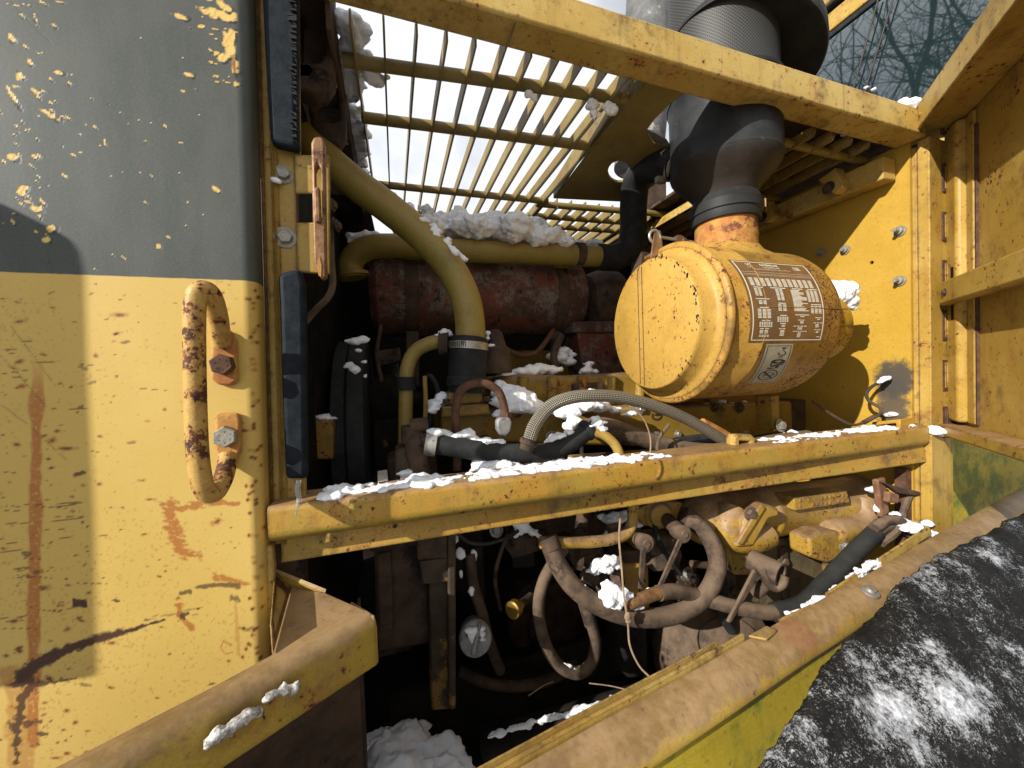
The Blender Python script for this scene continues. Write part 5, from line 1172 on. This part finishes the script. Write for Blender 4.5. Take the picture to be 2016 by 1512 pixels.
bp_ = obj('yellow_bar', ptube([(1064, 1068, .08), (1130, 1068, .08), (1190, 1064, .08), (1226, 1054, .085), (1243, 1034, .09), (1247, 990, .09)], 11, seg=12, lump=.08), M_DUSTY); tag(bp_, 'flaking yellow bar bent upwards just below the sill rail', 'pipe')
# the long hoses
bigh = thing('loop_hose', 'long dusty brown hose looping low in front of the engine', 'hose', PY(1260, 1215, .03))
obj('hose', ptube([(1084, 1072, .075), (1098, 1110, .07), (1132, 1158, .055), (1188, 1196, .045), (1262, 1216, .04), (1335, 1207, .04), (1388, 1172, .04), (1412, 1118, .045), (1402, 1070, .055), (1376, 1036, .07), (1350, 1022, .085)], 17.5, seg=20, n=12), M_HOSE, bigh)
obj('end_fitting', join([cyl(PY(1376, 1036, .07), PY(1354, 1020, .085), .0165, 16), cyl(PY(1360, 1024, .083), PY(1344, 1012, .09), .019, 6)]), M_BROWN, bigh)
obj('end_collar', cyl(PY(1078, 1058, .08), PY(1088, 1082, .072), .0165, 16), M_BROWN, bigh)
h2 = thing('small_loop_hose', 'thin dusty hose hanging in a narrow loop, snow in its bottom', 'hose', PY(1120, 1320, .08))
obj('hose', ptube([(1112, 1078, .10), (1088, 1110, .09), (1068, 1150, .085), (1060, 1200, .08), (1072, 1262, .08), (1098, 1308, .08), (1136, 1325, .08), (1164, 1306, .08), (1172, 1266, .08), (1162, 1220, .08), (1150, 1185, .08)], 11.5, seg=16, n=10), M_HOSE, h2)
obj('ferrule', cyl(PY(1148, 1178, .08), PY(1163, 1228, .08), .0115, 14), M_ENGY if 0 else M_HOSE, h2)
h3 = thing('side_hose', 'dark hose with a rusty sleeve running right along the fender lip', 'hose', PY(1500, 1200, .0))
obj('hose', ptube([(1296, 1168, .035), (1330, 1164, .04), (1366, 1172, .045), (1412, 1186, .03), (1470, 1200, .01), (1530, 1205, .0), (1580, 1190, .0), (1625, 1148, .01), (1680, 1090, .02), (1730, 1042, .03), (1760, 1030, .035)], 14, seg=16, lump=.05), M_HOSE, h3)
obj('dark_sleeve', ptube([(1525, 1206, -.002), (1580, 1191, -.002), (1625, 1149, .008), (1680, 1091, .018), (1722, 1049, .027)], 16.5, seg=16, lump=.08), M_RUBBER, h3)
obj('rusty_sleeve', ptube([(1228, 1192, .03), (1250, 1184, .03), (1276, 1174, .032), (1300, 1166, .034)], 12, seg=14, lump=.12), M_LATCH, h3)
for i, q in enumerate(([(1222, 1010, .055), (1219, 1060, .05), (1224, 1120, .04), (1228, 1170, .02), (1236, 1225, .015), (1240, 1270, .01), (1258, 1310, .0), (1282, 1336, -.01), (1300, 1362, -.02)], [(1160, 1345, .02), (1210, 1352, .01), (1275, 1370, -.01)], [(1040, 1370, .1), (1070, 1350, .1), (1090, 1342, .1)])):
    w = obj('twig', ptube(q, 2.0 if i == 0 else 1.2, seg=6), M_WIRE); tag(w, ('long thin dry stalk dangling over the big loop hose', 'thin dry grass stalk lying by the fender lip', 'short dry stalk in the dark below the brass plug')[i], 'twig')
kn = obj('stalk_knot', blobs_bm([(PY(1236, 1214, .012), .006, (1, .6, 1.3)), (PY(1238, 1222, .012), .005, (1.2, .6, 1))]), M_WIRE); tag(kn, 'wiry knot of dry stalk on the big loop hose', 'twig')
# debris at the right
for i, (pts, mt, lab) in enumerate((([(1728, 945), (1744, 940), (1752, 1010), (1738, 1020)], M_WOOD, 'upright splintered brown stick at the right end of the oil cooler'), ([(1740, 950), (1782, 962), (1820, 970), (1815, 978), (1770, 972)], M_BROWN, 'grey broken stick lying under the sill rail end'), ([(1752, 968), (1772, 974), (1770, 992), (1750, 990)], M_WOOD, 'orange chip of wood beside the splintered stick'))):
    o = obj('stick', yslab(pts, .03-.01*i, .012), mt, bev=.003); tag(o, lab, 'stick')
tk = obj('torn_cable', join([ptube([(1720, 1040, .02), (1752, 1022, .02), (1778, 1030, .02), (1790, 1050, .02)], 9, seg=10, lump=.3), ptube([(1775, 1020, .03), (1786, 985, .03), (1802, 962, .04)], 6, seg=8, lump=.2), ptube([(1735, 1070, .02), (1762, 1050, .02), (1772, 1030, .02)], 7, seg=8, lump=.3)]), M_HOSE); tag(tk, 'frayed dark cable ends beside the hinge post', 'cable')
for i, pts in enumerate(([(1733, 1100), (1830, 1036), (1836, 1052), (1738, 1118)], [(1628, 1170), (1688, 1130), (1694, 1146), (1630, 1186)], [(1535, 1222), (1600, 1192), (1610, 1200), (1545, 1234)])):
    o = obj('lip_plate', yslab(pts, -.035-.03*i, .004), M_BEAM, bev=.001); tag(o, ('longest yellow plate edge standing inside the fender at the hinge post', 'yellow plate edge standing beside the bent hose in the fender snow', 'short yellow plate edge where the dark hose meets the fender')[i], 'plate', 'plate edges inside the fender')

# ------------------------------------------------------------------ fender along the right
ZF = -.33
M_FEND2 = paint('right fender paint', (0.384, 0.246, 0.032), (0.451, 0.303, 0.054), .22, 80, patch=.04, dust=.5, grime=.5, edge=.4, marks=[(PZ(1570, 1255, ZF-.006), (.026, .020, .03), 1, (.20, .055, .03), .4)])
FA, FB = PZ(1276, 1375, ZF), PZ(1900, 1024, ZF); FD = (FB-FA).normalized(); FN = V((FD.y, -FD.x, 0))      # FN points out to the viewer
def fender(prof, t0, t1, n=40, wob=.002):
    bm = bmesh.new(); rows = []
    for i in range(n+1):
        t = t0+(t1-t0)*i/n; rows.append([bm.verts.new(FA+FD*t+FN*(a+wob*mnoise.noise(V((t*7, a*9, b*9))))+V((0, 0, b+wob*mnoise.noise(V((t*6, 5, b*5)))))) for a, b in prof])
    for a, b in zip(rows, rows[1:]):
        for j in range(len(prof)): q = (j+1) % len(prof); bm.faces.new((a[j], a[q], b[q], b[j]))
    bm.faces.new(rows[0][::-1]); bm.faces.new(rows[-1]); return bm
fe = thing('right_fender', 'long dusty yellow fender edge running down to the lower centre', 'fender', FA+V((0, 0, -.3)))
obj('fender_top', fender([(.002, .005), (.003, .005), (.012, .004), (.022, -.0005), (.030, -.006), (.035, -.013), (.0365, -.020), (.034, -.025), (.031, -.024), (.031, -.017), (.026, -.010), (.018, -.005), (.002, -.002)], -.4, 1.5), M_FEND2, fe, ang=50)
obj('lip', fender([(-.0045, -.02), (-.0045, .010), (-.001, .010), (-.001, -.02)], -.4, .16), M_BEAM, fe, bev=.0008)
obj('lip', fender([(-.0095, -.02), (-.0095, .012), (-.0075, .012), (-.0075, -.02)], -.4, .12), M_BEAM, fe, bev=.0006)
p0 = PZ(1500, 1248, ZF+.006); obj('lip_tab', slab([p0-FD*.02-FN*.004, p0+FD*.016-FN*.004, p0+FD*.018+FN*.007, p0-FD*.008+FN*.010], (0, 0, .003)), M_FEND, fe, bev=.001)
bq = PZ(1716, 1168, ZF+.0); 
obj('dome_nut', lathe(FA+FD*((bq-FA).dot(FD))+FN*.0225+V((0, 0, .000)), FN*.35+V((0, 0, 1)), [(0, .011), (.003, .011), (.004, .007), (.008, .006), (.009, .002)], 18), M_STEEL, fe)
obj('skirt', fender([(.022, -.022), (.020, -.06), (.028, -.075), (.026, -.30), (.022, -.30), (.018, -.022)], -.5, 1.2), M_GREEN, fe, ang=50)

# ------------------------------------------------------------------ torn rubber sheet over the fender
edge = [(2060, 990), (2016, 1006), (1990, 1018), (1955, 1040), (1925, 1056), (1895, 1068), (1880, 1078), (1850, 1086), (1836, 1100), (1815, 1116), (1790, 1130), (1768, 1152), (1752, 1176), (1738, 1200), (1716, 1218), (1700, 1234), (1672, 1258), (1645, 1285), (1628, 1306), (1612, 1330), (1598, 1352), (1590, 1378), (1572, 1402), (1556, 1424), (1545, 1452), (1524, 1478), (1506, 1512), (1490, 1545), (1470, 1600)]
RP = FA+FN*.046+V((0, 0, .003)); RN = (FN*.55+V((0, 0, .83))-FD*.05).normalized()
def rubber():
    bm = bmesh.new(); N = 150; Mr = 110; rows = []
    eu = np.array(edge, float); s = np.linspace(0, 1, N); t = np.linspace(0, 1, len(edge))
    for i in range(N):
        u, v = np.interp(s[i], t, eu[:, 0]), np.interp(s[i], t, eu[:, 1])
        w = 5*mnoise.noise(V((u*.05, v*.05, 0)))+3*mnoise.noise(V((u*.14, v*.14, 7))); u += w; v += w*.8
        a = PP(u, v, RP, RN); row = []
        D = (FN-FD*.15); D = (D-RN*D.dot(RN)).normalized()
        for j in range(Mr):
            q = (j/(Mr-1))**1.25*.34; p = a+D*q
            p = p+V((0, 0, -1))*(1.0*max(0, q-.02)**2)
            hgt = .012*mnoise.noise(p*9)+.003*mnoise.noise(p*42)+.0015*mnoise.noise(p*110)
            p = p+RN*(hgt-.012*math.exp(-q/.004)); row.append(bm.verts.new(p))
        rows.append(row)
    for a, b in zip(rows, rows[1:]):
        for j in range(Mr-1): bm.faces.new((a[j], a[j+1], b[j+1], b[j]))
    return bm
k = NT('tyre rubber with snow')
g1 = k.noise(9, 4, .55, k.scale(k.pos, (1.0, 1.0, 1.0))); g2 = k.noise(150, 8, .75); g3 = k.noise(28, 6, .65)
g4 = k.noise(520, 4, .8)
big = k.math('ADD', k.math('MULTIPLY', g1, .62), k.math('MULTIPLY', g3, .38))
pw = k.ramp(k.math('ADD', big, k.math('ADD', k.math('MULTIPLY', k.math('SUBTRACT', g2, .5), .55), k.math('MULTIPLY', k.math('SUBTRACT', g4, .5), .8))), .525, .64)
th = k.ramp(k.math('ADD', big, k.math('MULTIPLY', k.math('SUBTRACT', g2, .5), .35)), .53, .70)
sn = k.math('MAXIMUM', k.math('MULTIPLY', pw, .45), k.math('MULTIPLY', th, .95))
rb = k.mix(k.ramp(k.noise(80, 8, .7), .35, .7), (.004, .004, .004), (.015, .0135, .011))
k.bump(k.math('ADD', k.math('ADD', k.math('MULTIPLY', k.noise(110, 8, .7), .8), k.math('MULTIPLY', k.voro(70), .3)), k.math('MULTIPLY', sn, .6)), .6, .003)
M_TYRE = k.done(k.mix(sn, rb, (.80, .82, .86)), k.mix(sn, (.75,)*3, (.8,)*3), 0, .2)
ru = obj('rubber_sheet', rubber(), M_TYRE, ang=80); tag(ru, 'torn black rubber sheet dusted with snow lying over the right fender', 'rubber sheet')
so_ = ru.modifiers.new('thickness', 'SOLIDIFY'); so_.thickness = .012; so_.offset = -1

# ------------------------------------------------------------------ fender at the lower left
ZL = -.255
def LZ(u, v): return PZ(u, v, ZL)
lfnd = thing('left_fender', 'dusty yellow fender edge with a folded corner jutting out at the lower left', 'fender', LZ(640, 1280))
K0, K1 = LZ(733, 1212), LZ(300, 1450); LD = (K1-K0).normalized(); LN = V((-LD.y, LD.x, 0)); 
if LN.dot(CAM-K0) < 0: LN = -LN
K0i = K0-LN*.0
K2 = K0+LD*.62
tri = [K0-LN*.012, LZ(640, 1168), LZ(575, 1152), LZ(536, 1292), K0-LN*.058+LD*.62, K2-LN*.012]
tri = [K0-LN*.012, LZ(640, 1168), LZ(572, 1156), LZ(535, 1290), LZ(420, 1352), K0-LN*.030+LD*.62, K2-LN*.012]
obj('top_plate', slab(tri, (0, 0, -.006)), M_FEND, lfnd)
def lprof(prof, t0, t1, n=30, mat=None):
    bm = bmesh.new(); rows = []
    for i in range(n+1):
        t = t0+(t1-t0)*i/n; rows.append([bm.verts.new(K0+LD*t+LN*(a+.0015*mnoise.noise(V((t*9, a*30, 2))))+V((0, 0, b+.001*mnoise.noise(V((t*9, 4, b*9)))))) for a, b in prof])
    for a, b in zip(rows, rows[1:]):
        for j in range(len(prof)): q = (j+1) % len(prof); bm.faces.new((a[j], a[q], b[q], b[j]))
    bm.faces.new(rows[0][::-1]); bm.faces.new(rows[-1]); return bm
obj('edge', lprof([(-.014, .0008), (-.006, .0006), (0, -.003), (.004, -.009), (.005, -.016), (.005, -.052), (.001, -.052), (.001, -.014), (-.004, -.006), (-.014, -.005)], 0, .62), M_FEND, lfnd, ang=60)
obj('end_plate', slab([K0+V((0, 0, -.001)), K0+LN*.004+V((0, 0, -.012)), K0+LN*.004+V((0, 0, -.052)), K0-LN*.05+V((0, 0, -.056)), K0-LN*.05+V((0, 0, -.004))], -LD*.003), M_FEND, lfnd, bev=.001)
g0 = PZ(538, 1128, ZL+.012)
obj('gusset', join([slab([LZ(572, 1156)+V((0, 0, .001)), LZ(535, 1288)+V((0, 0, .001)), LZ(533, 1270)+V((0, 0, .02)), PY(540, 1126, .035)], (.002, -.002, 0))]), M_BEAM, lfnd, bev=.0008)
obj('gusset_lip', slab([PY(540, 1126, .035), LZ(640, 1167), LZ(572, 1156)], (.001, .002, .003)), M_FEND, lfnd)
ls = obj('fender_skirt', slab([K0-LN*.026+LD*.004+V((0, 0, -.05)), K0-LN*.026+LD*.004+V((0, 0, -.4)), K2-LN*.026+V((0, 0, -.4)), K2-LN*.026+V((0, 0, -.05))], -LN*.004), M_BROWN, lfnd)
obj('sun_baffle', slab([K0-LN*.028+V((0, 0, -.045)), K0-LN*.028+V((0, 0, -.40)), V((-.055, .06, -.66)), V((-.055, .06, -.30))], (-.004, 0, 0)), M_BROWN, lfnd)  # plate added behind the skirt to keep the sun off the snow mound
lj = obj('lower_jamb', box((-.158, .055, -.75), (-.1215, .075, -.205)), M_BROWN); tag(lj, 'dark lower door jamb strip under the left end of the sill rail', 'door jamb')
inn = obj('inner_post', yslab([(524, 1075), (536, 1075), (540, 1120), (530, 1300), (520, 1290)], .012, .01), M_BEAM, bev=.001); tag(inn, 'thin yellow edge strip behind the panel above the lower left fender', 'edge strip')
# webs stuck to it
for i, (bl, lab) in enumerate((([(1+412, 1462, -.2, 8), (430, 1446, -.2, 11), (452, 1432, -.2, 12), (470, 1420, -.2, 14), (488, 1408, -.2, 17), (504, 1402, -.2, 15)], 'larger tuft of cottony white web on the left fender edge'), ([(528, 1378, -.15, 8), (540, 1366, -.15, 8), (560, 1356, -.15, 11), (580, 1352, -.15, 13), (560, 1345, -.15, 7)], 'smaller tuft of cottony white web near the fender corner'))):
    L = []
    for u, v, _, r in bl:
        c = PP(u, v, K0+LN*.006, (LN+V((0, 0, .6))).normalized()); L.append((c, mpx(r, c), (1, .55, 1)))
    o = obj('web_tuft', blobs_bm(L), M_WEB, smooth=False); tag(o, lab, 'web', 'cottony webs on the left fender')
    r_ = o.modifiers.new('melt', 'REMESH'); r_.mode = 'VOXEL'; r_.voxel_size = .0025; r_.use_smooth_shade = True
    d_ = o.modifiers.new('lumps', 'DISPLACE'); d_.texture = ctex(.012); d_.texture_coords = 'GLOBAL'; d_.strength = .012

# ------------------------------------------------------------------ snow
rail_snow('snow heaped along the top of the sill rail in front of the pulley', -.085, .30, .0105, 90, 3, .6, vox=.0025, amp=.008)
rail_snow('thin snow ridge on the sill rail below the hose', .30, .42, .008, 30, 4, vox=.0025, amp=.007)
rail_snow('thin snow ridge at the right end of the sill rail', .66, 1.065, .009, 90, 5, .4, vox=.0025, amp=.007)
snow('clump of snow at the corner between sill rail and open door', [(1845, 850, -.004, 14), (1860, 852, -.004, 15), (1872, 846, -.004, 12), (1838, 842, .0, 9)])
snow('snow heap between the sill rail and the black hose', [(960, 928, .085, 26, 1), (985, 922, .09, 30, 1), (1012, 930, .085, 24, 1), (950, 912, .10, 20, 1), (1090, 915, .085, 24, 1), (1068, 925, .08, 20, 1), (1112, 922, .08, 14), (1000, 938, .075, 22, 1), (930, 936, .08, 16), (975, 905, .11, 22, 1), (1080, 905, .10, 20, 1)])
snow_line('snow strip on top of the left black hose', [(852, 852, .1), (900, 858, .1), (940, 866, .1), (985, 874, .09)], 12, .6, 18, .5, 6, vox=.003)
snow('snow heaped on the engine under the braided hose', [(1120, 812, .15, 24), (1150, 800, .16, 24), (1180, 800, .17, 22), (1130, 832, .13, 16), (1210, 806, .17, 14), (1240, 815, .17, 12), (1140, 795, .17, 20), (1165, 772, .12, 12), (1120, 840, .12, 14), (1125, 855, .11, 12)])
snow('snow clump on the joint of the black hose', [(1178, 832, .085, 13), (1166, 838, .085, 10), (1185, 846, .082, 10), (1170, 824, .09, 9), (1190, 858, .08, 7)])
snow('snow streak on the black hose by the braid collar', [(1085, 866, .08, 9), (1100, 858, .08, 12), (1120, 852, .09, 10), (1075, 870, .08, 7)], vox=.003)
snow('snow drift over the engine head right of the coupling', [(982, 762, .22, 16, 1), (1000, 775, .2, 22, 1), (1020, 782, .19, 26, 1), (1045, 796, .185, 22), (1030, 800, .18, 26), (1005, 800, .18, 24), (1065, 803, .185, 16), (988, 790, .18, 18, 1), (1082, 810, .185, 11), (985, 815, .16, 15), (1010, 790, .18, 24, 1)])
snow('long pillow of snow on the yellow valve cover', [(1000, 738, .3, 12), (1020, 733, .3, 15), (1045, 730, .3, 17), (1065, 726, .31, 19), (1085, 728, .31, 17), (990, 742, .29, 9)])
snow('snow wedge behind the valve cover beside the manifold', [(1100, 705, .42, 18), (1110, 690, .42, 12), (1120, 712, .42, 14), (1128, 698, .42, 8)])
snow('pointed snow lump by the air cleaner on the valve cover', [(1155, 730, .33, 14), (1160, 716, .33, 9), (1170, 732, .33, 9), (1145, 734, .33, 8)])
snow('snow clump left of the coupling foot', [(858, 795, .19, 18), (868, 780, .2, 14), (850, 808, .18, 12)])
snow('snow dab on the collar of the thin elbow pipe', [(876, 652, .2, 10), (868, 660, .2, 8), (885, 660, .2, 7)]); snow('snow dab right of the coupling clamp', [(958, 668, .25, 8), (966, 680, .24, 8), (960, 655, .25, 7)])
snow('snow on the pump fitting at the hose end', [(798, 930, .09, 13), (790, 948, .09, 10), (806, 944, .09, 8)])
snow('big heap of snow lying on the cross pipe over the muffler', [(u, v, .43+.05*math.sin(u), r, .8) for u, v, r in ((800, 452, 26), (835, 446, 30), (870, 444, 34), (905, 446, 36), (940, 448, 36), (975, 446, 37), (1010, 448, 40), (1045, 454, 34), (1080, 466, 26), (1110, 474, 17), (1140, 480, 12), (1165, 480, 14), (1185, 484, 8), (840, 412, 14), (905, 424, 18), (1015, 428, 16), (1028, 432, 18), (835, 465, 24), (1060, 470, 22))], vox=.004, amp=.024)
snow_line('snow ridge lying along the fat coolant pipe', [(745, 372, .2), (775, 388, .19), (800, 406, .19), (830, 430, .18), (860, 455, .175), (890, 490, .17), (908, 512, .17)], 5.5, .9, 55, .7, 9, vox=.0025)
snow('snow patch on the left elbow of the cross pipe', [(705, 468, .44, 14), (722, 464, .44, 14), (740, 464, .44, 12), (694, 476, .44, 8)])
snow('snow crust on the left end of the grille, upper', [(686, 50, .12, 26, 1), (698, 74, .13, 22, 1), (688, 96, .15, 24, 1), (690, 120, .17, 24, 1), (694, 145, .2, 22, 1), (692, 168, .22, 20, 1), (692, 188, .25, 16, 1), (735, 150, .17, 20, .8), (726, 138, .17, 14), (745, 160, .17, 12)])
snow('snow crust on the left end of the grille, lower', [(692, 210, .3, 16, 1), (696, 228, .32, 18, 1), (698, 246, .34, 20, 1), (702, 264, .38, 17, 1), (704, 282, .41, 17, 1), (706, 300, .45, 15, 1), (709, 318, .48, 14, 1), (713, 338, .52, 11, 1)])
snow('icy lump hanging from the near grille pipe in the middle', [(1040, 186, .12, 9), (1052, 194, .12, 7)]); snow('icy lump hanging from the right of the near grille pipe', [(1165, 205, .11, 12, 1), (1170, 225, .11, 9, 1.2), (1171, 243, .11, 5, 1.5), (1205, 215, .1, 12), (1196, 208, .1, 10)])
snow('snow lump at the right end of the hood rail', [(1790, 208, .03, 18), (1806, 222, .02, 12), (1775, 200, .04, 10), (1815, 238, .01, 7, 1.4), (1720, 176, .03, 6), (1705, 172, .03, 4)])
snow('snow packed between the right louvre slats', [(1672, 238, .09, 14, 1.2), (1664, 262, .09, 9, 1.2), (1700, 236, .09, 10, 1), (1726, 246, .085, 8), (1560, 340, .25, 7), (1580, 325, .22, 6)])
snow('white snow lump on top of the air cleaner outlet', [(1650, 580, .06, 24, 1), (1662, 572, .06, 22, 1), (1672, 595, .055, 16, 1), (1640, 565, .07, 16, 1), (1680, 606, .05, 9, 1)])
snow('snow blob at the end of the bulkhead wire', [(1742, 747, .064, 8), (1734, 752, .066, 6), (1750, 743, .06, 4)], vox=.003); snow('snow cap on the small shelf bracket', [(1760, 815, .06, 9), (1775, 812, .06, 10), (1790, 816, .055, 8), (1748, 818, .07, 6)], vox=.003)
snow('snow bits along the pipes under the air cleaner', [(1400, 856, .1, 8), (1560, 852, .1, 10), (1545, 856, .1, 7), (1575, 858, .1, 5), (1420, 792, .22, 9), (1440, 794, .22, 6), (1390, 796, .22, 6), (1465, 792, .22, 6)], vox=.003)
snow('flecks of snow stuck to the fan pulley', [(700, 672, .212, 13, .8), (715, 668, .212, 12, .8), (705, 690, .206, 8), (690, 715, .205, 7), (700, 728, .204, 8, 1.4), (716, 712, .204, 6), (719, 740, .203, 4, 2), (680, 722, .205, 5)], vox=.003, amp=.005)
lg = obj('inner_ledge', yslab([(600, 828), (656, 826), (656, 905), (600, 905)], .19, .05), M_ENGY, bev=.004); tag(lg, 'dark yellow ledge left of the fan pulley, snow along its top', 'ledge')
snow('snow ledge on the dark bay floor left of the pulley', [(612, 822, .2, 14, .5), (635, 820, .2, 14, .5), (650, 824, .2, 9, .5)])

snow('snow block stuck below the sill rail over the pump boss', [(1022, 1034, .14, 13, 1.2), (1035, 1040, .14, 13), (1050, 1048, .14, 10), (1062, 1056, .13, 6), (1018, 1052, .14, 8, 1.2), (1035, 1025, .15, 10)])
snow('shaded snow on the injection pump', [(1210, 1022, .16, 20), (1232, 1015, .17, 18), (1255, 1030, .16, 14), (1185, 1018, .18, 10), (1195, 1050, .16, 8)])
snow('upper bright snow clump on the valve block', [(1180, 1110, .09, 16), (1200, 1102, .09, 17), (1214, 1112, .09, 12), (1165, 1122, .09, 10), (1195, 1120, .085, 14), (1175, 1130, .09, 8)])
snow('lower bright snow clump lying on the loop hose', [(1205, 1165, .04, 17, 1), (1225, 1172, .035, 17, 1), (1200, 1182, .03, 13), (1215, 1190, .03, 14), (1195, 1150, .05, 9, 1.2), (1238, 1186, .03, 9), (1180, 1176, .04, 7), (1160, 1162, .05, 6), (1150, 1152, .05, 5), (1262, 1196, .03, 7), (1280, 1160, .04, 7), (1248, 1195, .03, 7)])
snow('small snow curl in the bottom of the narrow hose loop', [(1122, 1312, .07, 8, .5), (1134, 1318, .07, 6, .5), (1112, 1306, .075, 5, .6)], vox=.003); 
snow('snow streaks on the dark accessory left of the yellow bar', [(893, 1060, .13, 9, 2.2), (905, 1090, .13, 9, 1.5), (932, 1095, .15, 7, 2.5), (945, 1072, .16, 8), (926, 1048, .18, 6), (908, 1130, .13, 5, 2.5), (928, 1164, .13, 6, 2)], vox=.003)
snow('snow cap on the brown side plate', [(745, 1064, .15, 9, .7), (765, 1060, .15, 10, .7), (785, 1057, .15, 8, .7)], vox=.003)
snow('blue shaded snow mound in the bottom of the bay', [(760, 1500, .06, 52, 1), (800, 1470, .08, 44, .9), (740, 1470, .1, 34), (850, 1490, .06, 40), (880, 1475, .06, 26), (900, 1515, .04, 34), (830, 1440, .12, 18), (790, 1440, .12, 20), (770, 1540, .0, 60), (870, 1540, .0, 50)], vox=.004, amp=.02)
snow('snow wedge at the bottom behind the fender lip', [(1010, 1508, -.03, 22, .8), (1040, 1498, -.03, 22, .8), (1065, 1492, -.04, 18, .8), (985, 1520, -.02, 18), (1085, 1494, -.05, 9)], vox=.004)
snow_line('thin crust of snow on the low cross tube', [(960, 1452, .06), (1060, 1422, .03), (1150, 1396, .01), (1260, 1366, -.01)], 4.5, .6, 150, .9, 12, vox=.0025, amp=.006)
snow('snow in the corner between fender and hinge post', [(1800, 1040, .0, 18, .7), (1820, 1052, -.005, 16, .7), (1780, 1030, .02, 14), (1760, 1012, .03, 10), (1825, 1030, .0, 9), (1790, 955, .05, 12), (1805, 958, .05, 9), (1716, 962, .06, 10), (1728, 1000, .04, 9, 1.3)])
snow_line('snow drift lying inside the fender beside the dark hose', [(1740, 1098, -.02), (1710, 1118, -.025), (1680, 1140, -.035), (1600, 1190, -.06), (1560, 1212, -.07)], 6.5, .6, 60, .8, 14, vox=.0025)
snow('small ice patch with holes on the fender top', [(1362, 1345, -.145, 9, .5), (1372, 1335, -.145, 7, .5), (1356, 1356, -.147, 6, .5), (1380, 1326, -.142, 4, .5)], vox=.003, amp=.004)
snow('snow dab on the upper jamb bolt', [(546, 356, .026, 10, .8), (540, 350, .027, 7), (553, 362, .026, 6)], vox=.003, amp=.005); 
ic = obj('icicle', ptube([(588, 945, .005), (586, 965, .004), (589, 985, .004), (585, 1005, .003), (584, 1024, .003)], 5, seg=10, lump=.3), M_ICE); tag(ic, 'thin icicle hanging from the lower seal over the sill rail', 'icicle')
# fine crumbs of snow on the rubber sheet
rc_ = random.Random(21); L = []
for _ in range(110):
    u, v = rc_.uniform(1640, 2016), rc_.uniform(1180, 1512)
    if mnoise.noise(V((u*.012, v*.012, 3))) < .02: continue
    c = PP(u, v, RP, RN)-V((0, 0, .004)); L.append((c, rc_.uniform(.0015, .004), (1, 1, .7)))
